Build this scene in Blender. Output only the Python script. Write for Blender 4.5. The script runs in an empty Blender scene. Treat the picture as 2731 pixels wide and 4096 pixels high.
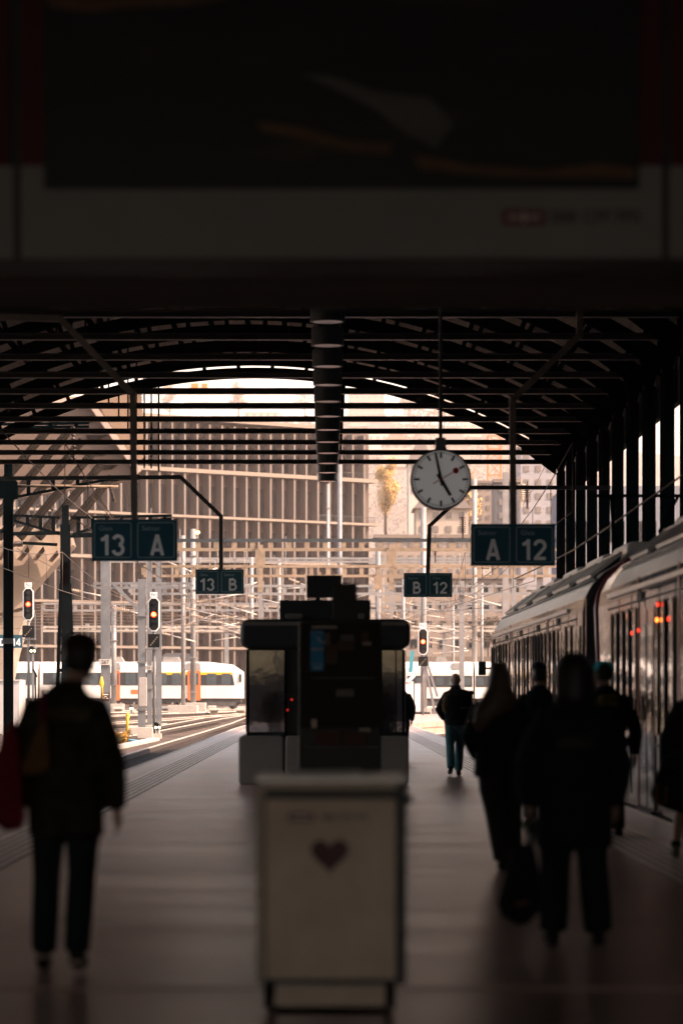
import bpy, bmesh, math, random
from mathutils import Vector, Matrix
R = math.radians
random.seed(7)
sc = bpy.context.scene
col = sc.collection

# ------------------------------------------------------------------ measuring: lens 100 mm, eye height 1.45 m
F, VX, VY, CH = 6533.0, 750.0, 1592.0, 1.45
HAZE, SKY, SUN, EXPO, SKYTINT = 0.00018, 0.15, 3.1, 1.95, (1.0, 0.85, 0.75, 1)
def at(x, y, Y):
    return Vector(((x - VX) / F * Y, Y, CH - (y - VY) / F * Y))
def gx(x, Y): return (x - VX) / F * Y
def gz(y, Y): return CH - (y - VY) / F * Y
def ground(Y):
    t = min(1.0, max(0.0, (Y - 150.0) / 85.0))
    return -0.75 + 0.68 * t * t * (3 - 2 * t)

# ------------------------------------------------------------------ materials
MATS = {}
def mat(name, c, rough=0.6, metal=0.0, var=0.25, scale=3.0, bump=0.0, bscale=40.0, emit=None, estr=0.0, spec=0.5, coat=0.0, ior=1.5, stretch=(1, 1, 1), flat=False):
    if name in MATS: return MATS[name]
    m = bpy.data.materials.new(name); m.use_nodes = True
    nt = m.node_tree; b = nt.nodes['Principled BSDF']
    b.inputs['Roughness'].default_value = rough
    b.inputs['Metallic'].default_value = metal
    b.inputs['Specular IOR Level'].default_value = spec
    b.inputs['Coat Weight'].default_value = coat; b.inputs['IOR'].default_value = ior
    tc = nt.nodes.new('ShaderNodeTexCoord'); mp = nt.nodes.new('ShaderNodeMapping')
    mp.inputs['Scale'].default_value = stretch
    nt.links.new(tc.outputs['Object'], mp.inputs['Vector'])
    if var > 0:
        n = nt.nodes.new('ShaderNodeTexNoise'); n.inputs['Scale'].default_value = scale; n.inputs['Detail'].default_value = 6; n.inputs['Roughness'].default_value = 0.65
        nt.links.new(mp.outputs[0], n.inputs['Vector'])
        r = nt.nodes.new('ShaderNodeValToRGB')
        r.color_ramp.elements[0].position = 0.3; r.color_ramp.elements[1].position = 0.7
        lo, hi = 1 - var, 1 + var * 0.6
        r.color_ramp.elements[0].color = (c[0] * lo, c[1] * lo, c[2] * lo, 1)
        r.color_ramp.elements[1].color = (min(1, c[0] * hi), min(1, c[1] * hi), min(1, c[2] * hi), 1)
        nt.links.new(n.outputs['Fac'], r.inputs['Fac']); nt.links.new(r.outputs['Color'], b.inputs['Base Color'])
    else:
        b.inputs['Base Color'].default_value = (c[0], c[1], c[2], 1)
    if bump > 0:
        n2 = nt.nodes.new('ShaderNodeTexNoise'); n2.inputs['Scale'].default_value = bscale; n2.inputs['Detail'].default_value = 4
        nt.links.new(mp.outputs[0], n2.inputs['Vector'])
        bp = nt.nodes.new('ShaderNodeBump'); bp.inputs['Strength'].default_value = bump; bp.inputs['Distance'].default_value = 0.05
        nt.links.new(n2.outputs['Fac'], bp.inputs['Height']); nt.links.new(bp.outputs['Normal'], b.inputs['Normal'])
    if emit:
        b.inputs['Emission Color'].default_value = (*emit, 1); b.inputs['Emission Strength'].default_value = estr
    if flat:      # matt paint without sheen
        d = nt.nodes.new('ShaderNodeBsdfDiffuse'); d.inputs['Roughness'].default_value = 0.6
        if b.inputs['Base Color'].is_linked: nt.links.new(b.inputs['Base Color'].links[0].from_socket, d.inputs['Color'])
        else: d.inputs['Color'].default_value = (c[0], c[1], c[2], 1)
        nt.links.new(d.outputs[0], nt.nodes['Material Output'].inputs['Surface']); nt.nodes.remove(b)
    MATS[name] = m
    return m

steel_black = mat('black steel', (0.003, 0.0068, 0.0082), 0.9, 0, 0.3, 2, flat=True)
steel_dark = mat('dark painted steel', (0.028, 0.037, 0.041), 0.5, 0, 0.3, 2)
steel_tie = mat('grey tie steel', (0.020, 0.024, 0.025), 0.55, 0, 0.35, 1.5)
steel_grey = mat('galvanised steel', (0.17, 0.175, 0.18), 0.5, 0.15, 0.25, 2)
steel_light = mat('pale galvanised steel', (0.24, 0.23, 0.22), 0.45, 0.1, 0.2, 2)
steel_tan = mat('weathered steel', (0.24, 0.18, 0.12), 0.6, 0, 0.35, 3)
wood_deck = mat('roof boards', (0.23, 0.20, 0.165), 0.8, 0, 0.4, 2.0, stretch=(6, 0.4, 6))
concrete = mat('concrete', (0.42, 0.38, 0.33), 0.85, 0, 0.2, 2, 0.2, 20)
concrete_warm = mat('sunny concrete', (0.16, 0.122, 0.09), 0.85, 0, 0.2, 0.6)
white_paint = mat('white paint', (0.8, 0.79, 0.76), 0.4, 0, 0.06, 1)
black_plastic = mat('black plastic', (0.008, 0.014, 0.017), 0.45, 0, 0.2, 3)
rubber = mat('black rubber', (0.02, 0.02, 0.02), 0.8, 0, 0.2, 3)
dark_glass = mat('dark glass', (0.006, 0.009, 0.010), 0.04, 0, 0.0, 3, 0.04, 1.2, ior=2.3)
sign_blue = mat('sign blue', (0.004, 0.060, 0.078), 0.4, 0, 0.1, 2, emit=(.08, .6, 1), estr=.0006)
sign_white = mat('sign white', (0.8, 0.8, 0.78), 0.5, 0, 0.04, 3)
insul = mat('brown insulator', (0.05, 0.03, 0.02), 0.3, 0, 0.1, 3)
insul_pale = mat('pale insulator', (0.5, 0.4, 0.3), 0.3, 0, 0.1, 3)
copper = mat('contact wire', (0.10, 0.07, 0.05), 0.5, 0.3, 0.1, 3)
yellow = mat('yellow paint', (0.75, 0.42, 0.02), 0.5, 0, 0.1, 3)

# ------------------------------------------------------------------ mesh builder
W = {}
class MB:
    def __init__(s): s.v = []; s.f = []; s.sm = []
    def add(s, vs, fs, smooth=False):
        o = len(s.v); s.v += [Vector(p) for p in vs]
        for f in fs: s.f.append([i + o for i in f]); s.sm.append(smooth)
        return s
    def box(s, x0, y0, z0, x1, y1, z1):
        if x0 > x1: x0, x1 = x1, x0
        if y0 > y1: y0, y1 = y1, y0
        if z0 > z1: z0, z1 = z1, z0
        return s.add([(x0, y0, z0), (x1, y0, z0), (x1, y1, z0), (x0, y1, z0), (x0, y0, z1), (x1, y0, z1), (x1, y1, z1), (x0, y1, z1)],
                     [(3, 2, 1, 0), (4, 5, 6, 7), (0, 1, 5, 4), (1, 2, 6, 5), (2, 3, 7, 6), (3, 0, 4, 7)])
    def bevbox(s, x0, y0, z0, x1, y1, z1, b):
        # box whose silhouette (seen along Y) has rounded corners, bevelled front edges
        def ring(k, y):
            r = b; pts = []
            for cx, cz, a0 in ((x1 - r, z1 - r, 0), (x0 + r, z1 - r, 90), (x0 + r, z0 + r, 180), (x1 - r, z0 + r, 270)):
                for i in range(5):
                    a = R(a0 + i * 22.5)
                    pts.append((cx + math.cos(a) * (r - k), y, cz + math.sin(a) * (r - k)))
            return pts
        d = min(b * 0.5, (y1 - y0) * 0.3)
        return s.loft([ring(d * 0.8, y0), ring(d * 0.2, y0 + d * 0.3), ring(0, y0 + d), ring(0, y1 - d), ring(d * 0.8, y1)], smooth=False)
    def bar(s, p, q, w, h=None, up=(0, 0, 1)):
        p, q = Vector(p), Vector(q); h = h or w
        d = (q - p).normalized(); up = Vector(up)
        if abs(d.dot(up)) > 0.95: up = Vector((0, 1, 0))
        a = d.cross(up).normalized() * (w / 2); b = a.cross(d).normalized() * (h / 2)
        vs = [p - a - b, p + a - b, p + a + b, p - a + b, q - a - b, q + a - b, q + a + b, q - a + b]
        return s.add(vs, [(3, 2, 1, 0), (4, 5, 6, 7), (0, 1, 5, 4), (1, 2, 6, 5), (2, 3, 7, 6), (3, 0, 4, 7)])
    def loft(s, rings, smooth=True, caps=True):
        n = len(rings[0]); o = len(s.v)
        for r in rings: s.v += [Vector(p) for p in r]
        for i in range(len(rings) - 1):
            for j in range(n):
                k = (j + 1) % n
                s.f.append([o + i * n + j, o + i * n + k, o + (i + 1) * n + k, o + (i + 1) * n + j]); s.sm.append(smooth)
        if caps:
            s.f.append([o + j for j in range(n)][::-1]); s.sm.append(False)
            e = o + (len(rings) - 1) * n
            s.f.append([e + j for j in range(n)]); s.sm.append(False)
        return s
    def tube(s, pts, r, n=10, smooth=True):
        pts = [Vector(p) for p in pts]
        rs = r if isinstance(r, (list, tuple)) else [r] * len(pts)
        rings = []; ref = None
        for i, p in enumerate(pts):
            if i == 0: d = pts[1] - p
            elif i == len(pts) - 1: d = p - pts[i - 1]
            else: d = (pts[i + 1] - p).normalized() + (p - pts[i - 1]).normalized()
            d.normalize()
            if ref is None: ref = Vector((0, 0, 1)) if abs(d.z) < 0.9 else Vector((0, 1, 0))
            a = d.cross(ref)
            if a.length < 1e-4: a = d.cross(Vector((1, 0, 0)))
            a.normalize(); b = a.cross(d).normalized(); ref = b
            rr = rs[i]
            if not isinstance(rr, (tuple, list)): rr = (rr, rr)
            rings.append([p + a * (math.cos(2 * math.pi * k / n) * rr[0]) + b * (math.sin(2 * math.pi * k / n) * rr[1]) for k in range(n)])
        return s.loft(rings, smooth)
    def cyl(s, p, q, r, n=14): return s.tube([p, q], r, n)
    def ell(s, c, rx, ry, rz, n=14, m=9):
        c = Vector(c); rings = []
        for i in range(1, m):
            t = math.pi * i / m
            rings.append([c + Vector((math.cos(2 * math.pi * k / n) * rx * math.sin(t), math.sin(2 * math.pi * k / n) * ry * math.sin(t), -math.cos(t) * rz)) for k in range(n)])
        return s.loft(rings)
    def disc(s, c, r, y0, y1, n=40):      # a short cylinder along Y
        return s.loft([[(c[0] + math.cos(2 * math.pi * k / n) * r, y, c[1] + math.sin(2 * math.pi * k / n) * r) for k in range(n)] for y in (y0, y1)], smooth=False)
    def prism(s, pts, y0, y1):             # outline in X-Z pushed along Y
        n = len(pts)
        vs = [(x, y0, z) for x, z in pts] + [(x, y1, z) for x, z in pts]
        fs = [list(range(n)), list(range(n, 2 * n))[::-1]] + [[(i + 1) % n, i, n + i, n + (i + 1) % n] for i in range(n)]
        return s.add(vs, fs)
    def sweep(s, prof, y0, y1): return s.prism(prof, y0, y1)
    def mesh(s, name, off=Vector((0, 0, 0))):
        me = bpy.data.meshes.new(name)
        me.from_pydata([tuple(v - off) for v in s.v], [], s.f)
        me.polygons.foreach_set('use_smooth', s.sm)
        bm = bmesh.new(); bm.from_mesh(me); bmesh.ops.recalc_face_normals(bm, faces=bm.faces); bm.to_mesh(me); bm.free()
        return me
    def build(s, name, m, parent=None, loc=None, label=None, cat=None, group=None, kind=None):
        off = W[parent.name] if parent else Vector(loc or (0, 0, 0))
        me = s.mesh(name, off)
        return link(name, me, m, parent, off, label, cat, group, kind)
def link(name, me, m, parent, off, label=None, cat=None, group=None, kind=None):
    o = bpy.data.objects.new(name, me); col.objects.link(o)
    if m: me.materials.append(m)
    if parent: o.parent = parent
    else: o.location = off
    W[o.name] = Vector(off)
    tag(o, label, cat, group, kind)
    return o
def tag(o, label=None, cat=None, group=None, kind=None):
    if label: o['label'] = label
    if cat: o['category'] = cat
    if group: o['group'] = group
    if kind: o['kind'] = kind
    return o
def thing(name, loc, label, cat, group=None):
    o = bpy.data.objects.new(name, None); o.empty_display_size = 0.2
    col.objects.link(o); o.location = loc; W[o.name] = Vector(loc)
    return tag(o, label, cat, group)
def copy_tree(o, loc=None, parent=None, label=None):
    c = o.copy(); col.objects.link(c); W[c.name] = Vector(loc) if loc is not None else W[parent.name]
    if parent: c.parent = parent
    if loc is not None: c.location = loc
    if label: c['label'] = label
    for ch in list(o.children): copy_tree(ch, None, c)
    return c
def struct(name, mb, m): return mb.build(name, m, kind='structure')
def text(name, s, size, m, p, parent, bold=0.0, align='CENTER', depth=0.006, rot=None):
    cu = bpy.data.curves.new(name, 'FONT'); cu.body = s; cu.size = size; cu.align_x = align; cu.align_y = 'CENTER'
    cu.extrude = depth / 2; cu.offset = bold * size; cu.resolution_u = 4
    t = bpy.data.objects.new('t', cu); col.objects.link(t)
    bpy.context.view_layer.update()
    me = bpy.data.meshes.new_from_object(t.evaluated_get(bpy.context.evaluated_depsgraph_get()))
    bpy.data.objects.remove(t); bpy.data.curves.remove(cu)
    M = Matrix.Translation(Vector(p) - W[parent.name]) @ (rot or Matrix.Rotation(R(90), 4, 'X'))
    me.transform(M); me.name = name; me.materials.clear()
    return link(name, me, m, parent, W[parent.name])
def blob(name, mb, m, parent, voxel=0.012, smooth=4):   # union of closed shapes as one continuous skin
    me = mb.mesh('tmp'); t = bpy.data.objects.new('t', me); col.objects.link(t)
    r = t.modifiers.new('r', 'REMESH'); r.mode = 'VOXEL'; r.voxel_size = voxel; r.use_smooth_shade = True
    if smooth:
        q = t.modifiers.new('s', 'SMOOTH'); q.factor = 0.5; q.iterations = smooth
    bpy.context.view_layer.update()
    me2 = bpy.data.meshes.new_from_object(t.evaluated_get(bpy.context.evaluated_depsgraph_get()))
    bpy.data.objects.remove(t); bpy.data.meshes.remove(me)
    me2.name = name; me2.materials.clear()
    me2.transform(Matrix.Translation(-W[parent.name]))
    return link(name, me2, m, parent, W[parent.name])
def rrect(x0, z0, x1, z1, r, n=5):
    pts = []
    for cx, cz, a0 in ((x1 - r, z1 - r, 0), (x0 + r, z1 - r, 90), (x0 + r, z0 + r, 180), (x1 - r, z0 + r, 270)):
        for i in range(n):
            a = R(a0 + i * 90 / (n - 1)); pts.append((cx + math.cos(a) * r, cz + math.sin(a) * r))
    return pts
def frame_ring(mb, x0, z0, x1, z1, r, t, y0, y1):   # hollow rounded border
    A = rrect(x0, z0, x1, z1, r); B = rrect(x0 + t, z0 + t, x1 - t, z1 - t, max(r - t, 0.004)); n = len(A)
    vs = [(x, y0, z) for x, z in A] + [(x, y0, z) for x, z in B] + [(x, y1, z) for x, z in A] + [(x, y1, z) for x, z in B]
    fs = []
    for i in range(n):
        j = (i + 1) % n
        fs += [[i, j, n + j, n + i], [j, i, 2 * n + i, 2 * n + j], [n + i, n + j, 3 * n + j, 3 * n + i], [2 * n + i, 2 * n + j, 3 * n + j, 3 * n + i]]
    mb.add(vs, fs); return mb

def arcp(cx, cz, r, a0, a1, n=12, rz=None): return [(cx + r * math.cos(R(a0 + (a1 - a0) * i / n)), cz + (rz or r) * math.sin(R(a0 + (a1 - a0) * i / n))) for i in range(n + 1)]
GLYPH = {'1': ([[(.08, .74), (.22, .80), (.36, .92)], [(.36, 0), (.36, 1)]], .52),
 '2': ([arcp(.32, .68, .235, 175, -25) + [(.12, .10)], [(.04, .08), (.60, .08)]], .62),
 '3': ([arcp(.31, .725, .215, 165, -75), arcp(.31, .29, .235, 80, -170)], .62),
 '4': ([[(.46, 0), (.46, 1)], [(.42, .94), (.07, .34)], [(.02, .27), (.62, .27)]], .64),
 'A': ([[(.08, 0), (.34, 1)], [(.60, 0), (.34, 1)], [(.17, .27), (.51, .27)]], .68),
 'B': ([[(.09, 0), (.09, 1)], [(.1, .92), (.33, .92)] + arcp(.33, .73, .19, 90, -90) + [(.1, .54)], [(.1, .53), (.36, .53)] + arcp(.36, .305, .225, 90, -90) + [(.1, .08)]], .62),
 'D': ([[(.09, 0), (.09, 1)], [(.1, .92), (.26, .92)] + arcp(.26, .5, .30, 90, -90, 14, .42) + [(.1, .08)]], .64)}
def glyphs(name, s, h, m, c, parent, sw=.165, yf=0.004):
    """block capitals built from ribbons: s centred at c (x, y, z), cap height h, facing the camera"""
    W_ = sum(GLYPH[ch][1] for ch in s) + .07 * (len(s) - 1); x = -W_ / 2; mb = MB(); q = 0
    for ch in s:
        for pl in GLYPH[ch][0]:
            P = [Vector((c[0] + (x + u) * h, 0, c[2] + (v - .5) * h)) for u, v in pl]; rings = []; q += 1
            for i, p in enumerate(P):
                d0 = (P[i] - P[i - 1]).normalized() if i else (P[1] - P[0]).normalized(); d1 = (P[i + 1] - P[i]).normalized() if i < len(P) - 1 else d0
                n = ((d0 + d1).normalized()).cross(Vector((0, 1, 0))); k = min(1.6, 1 / max(.4, (d0 + d1).length / 2)); o = n * (sw * h / 2 * k)
                y0 = c[1] - yf - .0006 * q
                rings.append([Vector((p.x + o.x, y0, p.z + o.z)), Vector((p.x - o.x, y0, p.z - o.z)), Vector((p.x - o.x, c[1], p.z - o.z)), Vector((p.x + o.x, c[1], p.z + o.z))])
            mb.loft(rings, smooth=False)
        x += GLYPH[ch][1] + .07
    return mb.build(name, m, parent)
# ================================================================== SETTING
# --- floor of platform and concourse
def floor_material():
    m = bpy.data.materials.new('platform asphalt'); m.use_nodes = True
    nt = m.node_tree; b = nt.nodes['Principled BSDF']; L = nt.links.new
    tc = nt.nodes.new('ShaderNodeTexCoord')
    mp = nt.nodes.new('ShaderNodeMapping'); mp.inputs['Scale'].default_value = (0.25, 1.0, 1); L(tc.outputs['Object'], mp.inputs['Vector'])
    n1 = nt.nodes.new('ShaderNodeTexNoise'); n1.inputs['Scale'].default_value = 0.9; n1.inputs['Detail'].default_value = 8; L(mp.outputs[0], n1.inputs['Vector'])
    n2 = nt.nodes.new('ShaderNodeTexNoise'); n2.inputs['Scale'].default_value = 60; n2.inputs['Detail'].default_value = 3; L(tc.outputs['Object'], n2.inputs['Vector'])
    r = nt.nodes.new('ShaderNodeValToRGB'); r.color_ramp.elements[0].position = 0.32; r.color_ramp.elements[1].position = 0.68
    r.color_ramp.elements[0].color = (0.52, 0.325, 0.26, 1); r.color_ramp.elements[1].color = (0.80, 0.51, 0.41, 1)
    L(n1.outputs['Fac'], r.inputs['Fac'])
    mx = nt.nodes.new('ShaderNodeMix'); mx.data_type = 'RGBA'; mx.blend_type = 'MULTIPLY'; mx.inputs['Factor'].default_value = 0.5
    L(r.outputs['Color'], mx.inputs[6]); L(n2.outputs['Color'], mx.inputs[7])
    # transverse joints
    sx = nt.nodes.new('ShaderNodeSeparateXYZ'); L(tc.outputs['Object'], sx.inputs[0])
    fr = nt.nodes.new('ShaderNodeMath'); fr.operation = 'PINGPONG'; fr.inputs[1].default_value = 3.1; L(sx.outputs['Y'], fr.inputs[0])
    lt = nt.nodes.new('ShaderNodeMath'); lt.operation = 'LESS_THAN'; lt.inputs[1].default_value = 0.03; L(fr.outputs[0], lt.inputs[0])
    mj = nt.nodes.new('ShaderNodeMix'); mj.data_type = 'RGBA'; mj.inputs[7].default_value = (0.6, 0.5, 0.45, 1)
    L(lt.outputs[0], mj.inputs['Factor']); L(mx.outputs[2], mj.inputs[6])
    vo = nt.nodes.new('ShaderNodeTexVoronoi'); vo.inputs['Scale'].default_value = 2.2; L(tc.outputs['Object'], vo.inputs['Vector'])
    gm = nt.nodes.new('ShaderNodeMapRange'); gm.inputs['From Min'].default_value = 0.04; gm.inputs['From Max'].default_value = 0.075; gm.inputs['To Min'].default_value = 0.45; gm.inputs['To Max'].default_value = 1.0; L(vo.outputs['Distance'], gm.inputs['Value'])
    n3 = nt.nodes.new('ShaderNodeTexNoise'); n3.inputs['Scale'].default_value = 0.35; n3.inputs['Detail'].default_value = 9; n3.inputs['Roughness'].default_value = 0.75; L(tc.outputs['Object'], n3.inputs['Vector'])
    g3 = nt.nodes.new('ShaderNodeMapRange'); g3.inputs['From Min'].default_value = 0.38; g3.inputs['From Max'].default_value = 0.6; g3.inputs['To Min'].default_value = 0.72; g3.inputs['To Max'].default_value = 1.0; L(n3.outputs['Fac'], g3.inputs['Value'])
    mm = nt.nodes.new('ShaderNodeMath'); mm.operation = 'MULTIPLY'; L(gm.outputs[0], mm.inputs[0]); L(g3.outputs[0], mm.inputs[1])
    mk = nt.nodes.new('ShaderNodeMix'); mk.data_type = 'RGBA'; mk.blend_type = 'MULTIPLY'; mk.inputs['Factor'].default_value = 1; L(mj.outputs[2], mk.inputs[6]); L(mm.outputs[0], mk.inputs[7])
    L(mk.outputs[2], b.inputs['Base Color'])
    rr = nt.nodes.new('ShaderNodeMapRange'); rr.inputs['From Min'].default_value = 0.3; rr.inputs['From Max'].default_value = 0.7; rr.inputs['To Min'].default_value = 0.30; rr.inputs['To Max'].default_value = 0.355
    L(n1.outputs['Fac'], rr.inputs['Value']); L(rr.outputs[0], b.inputs['Roughness'])
    bp = nt.nodes.new('ShaderNodeBump'); bp.inputs['Strength'].default_value = 0.06; bp.inputs['Distance'].default_value = 0.004
    L(n2.outputs['Fac'], bp.inputs['Height']); L(bp.outputs[0], b.inputs['Normal'])
    return m
FLOOR = floor_material()
def edge_r(Y): return 3.84 if Y < 133 else 3.84 + (Y - 133) ** 2 * 0.0085
def edge_l(Y): return -3.8 if Y < 110 else -3.8 + min(1.6, (Y - 110) ** 2 * 0.0004)
ys = [-30, 13.9] + [14 + i * 4 for i in range(29)] + [133 + i * 2.5 for i in range(27)]
mb = MB()
mb.box(-14, -30, -0.5, 9.2, 13.9, 0)
rings = []
for Y in ys[2:]:
    l, r_ = edge_l(Y), edge_r(Y)
    rings.append([(l, Y, -0.9), (r_, Y, -0.9), (r_, Y, -0.32), (r_ + 0.06, Y, -0.3), (r_ + 0.06, Y, -0.02), (r_ + 0.02, Y, 0), (l, Y, 0)])
mb.loft(rings, smooth=False)
struct('platform', mb, FLOOR)
# pale coping stones along the edges and ribbed guidance lines
pale = mat('tactile white', (0.88, 0.70, 0.56), 0.33, 0, 0.25, 5)
groove = mat('tactile groove', (0.06, 0.042, 0.032), 0.85, 0, 0.3, 5)
edge_pale = mat('edge line', (0.62, 0.52, 0.42), 0.5, 0, 0.3, 5)
coping = mat('coping concrete', (0.26, 0.17, 0.125), 0.33, 0, 0.35, 2.5)
for side, name in ((-1, 'platform_edge'), (1, 'platform_edge')):
    mb = MB(); rr = []
    for Y in [y for y in ys[2:] if y < 190]:
        e = edge_l(Y) if side < 0 else edge_r(Y)
        a, b = e - side * 0.5, e - side * 0.005
        rr.append([(a, Y, -0.05), (b, Y, -0.05), (b, Y, 0.004), (a, Y, 0.004)])
    mb.loft(rr, smooth=False); struct(name, mb, coping)
    mb = MB(); rr = []
    for Y in [y for y in ys[2:] if y < 190]:
        e = edge_l(Y) if side < 0 else edge_r(Y)
        rr.append([(e - side * 0.075, Y, 0.0), (e - side * 0.006, Y, 0.0), (e - side * 0.006, Y, 0.009), (e - side * 0.075, Y, 0.009)])
    mb.loft(rr, smooth=False); struct(name, mb, edge_pale)
    mb = MB()
    for k in range(6):
        x0 = side * (2.70 + k * 0.095)
        if side > 0:
            mb.loft([[(x0, Y, 0.0), (x0 + 0.055, Y, 0.0), (x0 + 0.055, Y, 0.009), (x0, Y, 0.009)] for Y in (8, 175)], smooth=False)
        else:
            mb.loft([[(x0, Y, 0.0), (x0 - 0.055, Y, 0.0), (x0 - 0.055, Y, 0.009), (x0, Y, 0.009)] for Y in (8, 175)], smooth=False)
    struct('tactile_paving', mb, pale)
    mb = MB(); xa, xb = sorted((side * 2.68, side * 3.23)); mb.box(xa, 8, -.01, xb, 174, 0.0035); struct('tactile_paving', mb, groove)

# --- ground sheet: ballast near the tracks, earth further out
def ballast_material():
    m = bpy.data.materials.new('ballast'); m.use_nodes = True
    nt = m.node_tree; b = nt.nodes['Principled BSDF']; L = nt.links.new
    tc = nt.nodes.new('ShaderNodeTexCoord')
    vo = nt.nodes.new('ShaderNodeTexVoronoi'); vo.inputs['Scale'].default_value = 9; L(tc.outputs['Object'], vo.inputs['Vector'])
    n = nt.nodes.new('ShaderNodeTexNoise'); n.inputs['Scale'].default_value = 0.35; n.inputs['Detail'].default_value = 6; L(tc.outputs['Object'], n.inputs['Vector'])
    r = nt.nodes.new('ShaderNodeValToRGB'); r.color_ramp.elements[0].color = (0.022, 0.016, 0.012, 1); r.color_ramp.elements[1].color = (0.17, 0.12, 0.085, 1)
    L(vo.outputs['Color'], r.inputs['Fac'])
    r2 = nt.nodes.new('ShaderNodeValToRGB'); r2.color_ramp.elements[0].position = 0.35; r2.color_ramp.elements[1].position = 0.7
    r2.color_ramp.elements[0].color = (0.45, 0.4, 0.36, 1); r2.color_ramp.elements[1].color = (1, 0.95, 0.9, 1); L(n.outputs['Fac'], r2.inputs['Fac'])
    mx = nt.nodes.new('ShaderNodeMix'); mx.data_type = 'RGBA'; mx.blend_type = 'MULTIPLY'; mx.inputs['Factor'].default_value = 1
    L(r.outputs['Color'], mx.inputs[6]); L(r2.outputs['Color'], mx.inputs[7]); L(mx.outputs[2], b.inputs['Base Color'])
    b.inputs['Roughness'].default_value = 0.9
    bp = nt.nodes.new('ShaderNodeBump'); bp.inputs['Strength'].default_value = 1.0; bp.inputs['Distance'].default_value = 0.06
    L(vo.outputs['Distance'], bp.inputs['Height']); L(bp.outputs[0], b.inputs['Normal'])
    return m
BALLAST = ballast_material()
mb = MB()
gys = [-80, 0, 60, 100, 130, 150] + [155 + 5 * i for i in range(18)] + [300, 400, 700, 1200, 2500, 4200]
gxs = [-2500, -300, -60, 0, 60, 300, 2500]
vs = [(x, Y, ground(Y)) for Y in gys for x in gxs]
n = len(gxs)
fs = [[j * n + i, j * n + i + 1, (j + 1) * n + i + 1, (j + 1) * n + i] for j in range(len(gys) - 1) for i in range(n - 1)]
mb.add(vs, fs); struct('ground', mb, BALLAST)

# --- tracks
rust = mat('rusty rail', (0.03, 0.02, 0.014), 0.9, 0.0, 0.3, 3)
rail_top = mat('polished rail head', (0.62, 0.54, 0.46), 0.35, 0.15, 0.1, 3)
sleeper_m = mat('timber sleeper', (0.055, 0.04, 0.03), 0.85, 0, 0.3, 2)
def track(path, label, nsleep=0):
    # path: list of (X, Y); rails 1.435 m apart
    p0 = Vector((path[0][0], path[0][1], ground(path[0][1])))
    t = thing('railway_track', p0, label, 'railway track', 'railway tracks')
    P = [Vector((x, y, 0)) for x, y in path]
    nor = []
    for i in range(len(P)):
        d = (P[min(i + 1, len(P) - 1)] - P[max(i - 1, 0)]).normalized(); nor.append(Vector((-d.y, d.x, 0)))
    for s in (-1, 1):
        a = MB(); b = MB(); ra = []; rb = []
        for p, nn in zip(P, nor):
            c = p + nn * (s * 0.75); z = ground(p.y) + 0.03
            q = lambda u, h: c + nn * u + Vector((0, 0, z + h))
            ra.append([q(-0.07, 0), q(0.07, 0), q(0.02, 0.03), q(0.03, 0.15), q(-0.03, 0.15), q(-0.07, 0.03)])
            rb.append([q(-0.036, 0.15), q(0.036, 0.15), q(0.036, 0.19), q(-0.036, 0.19)])
        a.loft(ra, smooth=False); b.loft(rb, smooth=False)
        ro = a.build('rail', rust, t); b.build('rail_head', rail_top, ro)
    if nsleep:
        mbs = MB(); acc = 0; cnt = 0
        for i in range(len(P) - 1):
            L_ = (P[i + 1] - P[i]).length; d = (P[i + 1] - P[i]).normalized(); nn = Vector((-d.y, d.x, 0))
            while acc < L_ and cnt < 260:
                c = P[i] + d * acc; z = ground(c.y); acc += 0.65; cnt += 1
                mbs.bar(c + nn * 1.25 + Vector((0, 0, z - 0.02)), c - nn * 1.25 + Vector((0, 0, z - 0.02)), 0.24, 0.12)
            acc -= L_
        so = mbs.build('sleeper', sleeper_m, t); so['kind'] = 'stuff'
    return t
track([(-5.72, 14), (-5.72, 60), (-5.72, 110), (-5.6, 140), (-5.1, 175), (-4.2, 215), (-3, 260), (-1, 330)], 'straight track along the left edge of the platform', 1)
track([(5.32, 14), (5.32, 90), (5.32, 130)] + [(5.32 + (Y - 130) ** 2 * 0.0085, Y) for Y in range(134, 190, 4)], 'track under the red and white train, curving right beyond the shed', 1)
track([(-10.2, 14), (-10.2, 120), (-9.6, 150), (-7.6, 190), (-4, 240), (2, 320)], 'second track out from the left platform edge, past the black masts', 1)
for k, (dx, lab) in enumerate(((0, 'nearest track crossing the yard from lower left'), (-9, 'second nearest track slanting across the yard'), (-18, 'third track slanting across the sunny yard'), (-28, 'fourth track slanting across the yard before the white train'))):
    track([(-26 + dx, 118), (-16 + dx, 160), (-6 + dx * 0.8, 205), (6 + dx * 0.5, 250), (22 + dx * 0.3, 310)], lab, 1)
track([(-60, 239.3), (-20, 239.3), (20, 239.3), (60, 239.3)], 'track carrying the white trains across the far yard', 1)
# concrete cable duct
mb = MB()
for i in range(10):
    y0 = 110 + i * 2.2
    mb.loft([[(x - 0.22, yy, -0.75), (x + 0.22, yy, -0.75), (x + 0.22, yy, -0.62), (x - 0.22, yy, -0.62)] for x, yy in ((-8.3 + i * 0.035, y0), (-8.3 + i * 0.035 + 0.03, y0 + 2.15))], smooth=False)
mb.build('cable_duct', concrete, loc=(-8.3, 112, -0.75), label='pale concrete cable duct lying in the ballast left of the track', cat='cable duct')

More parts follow.
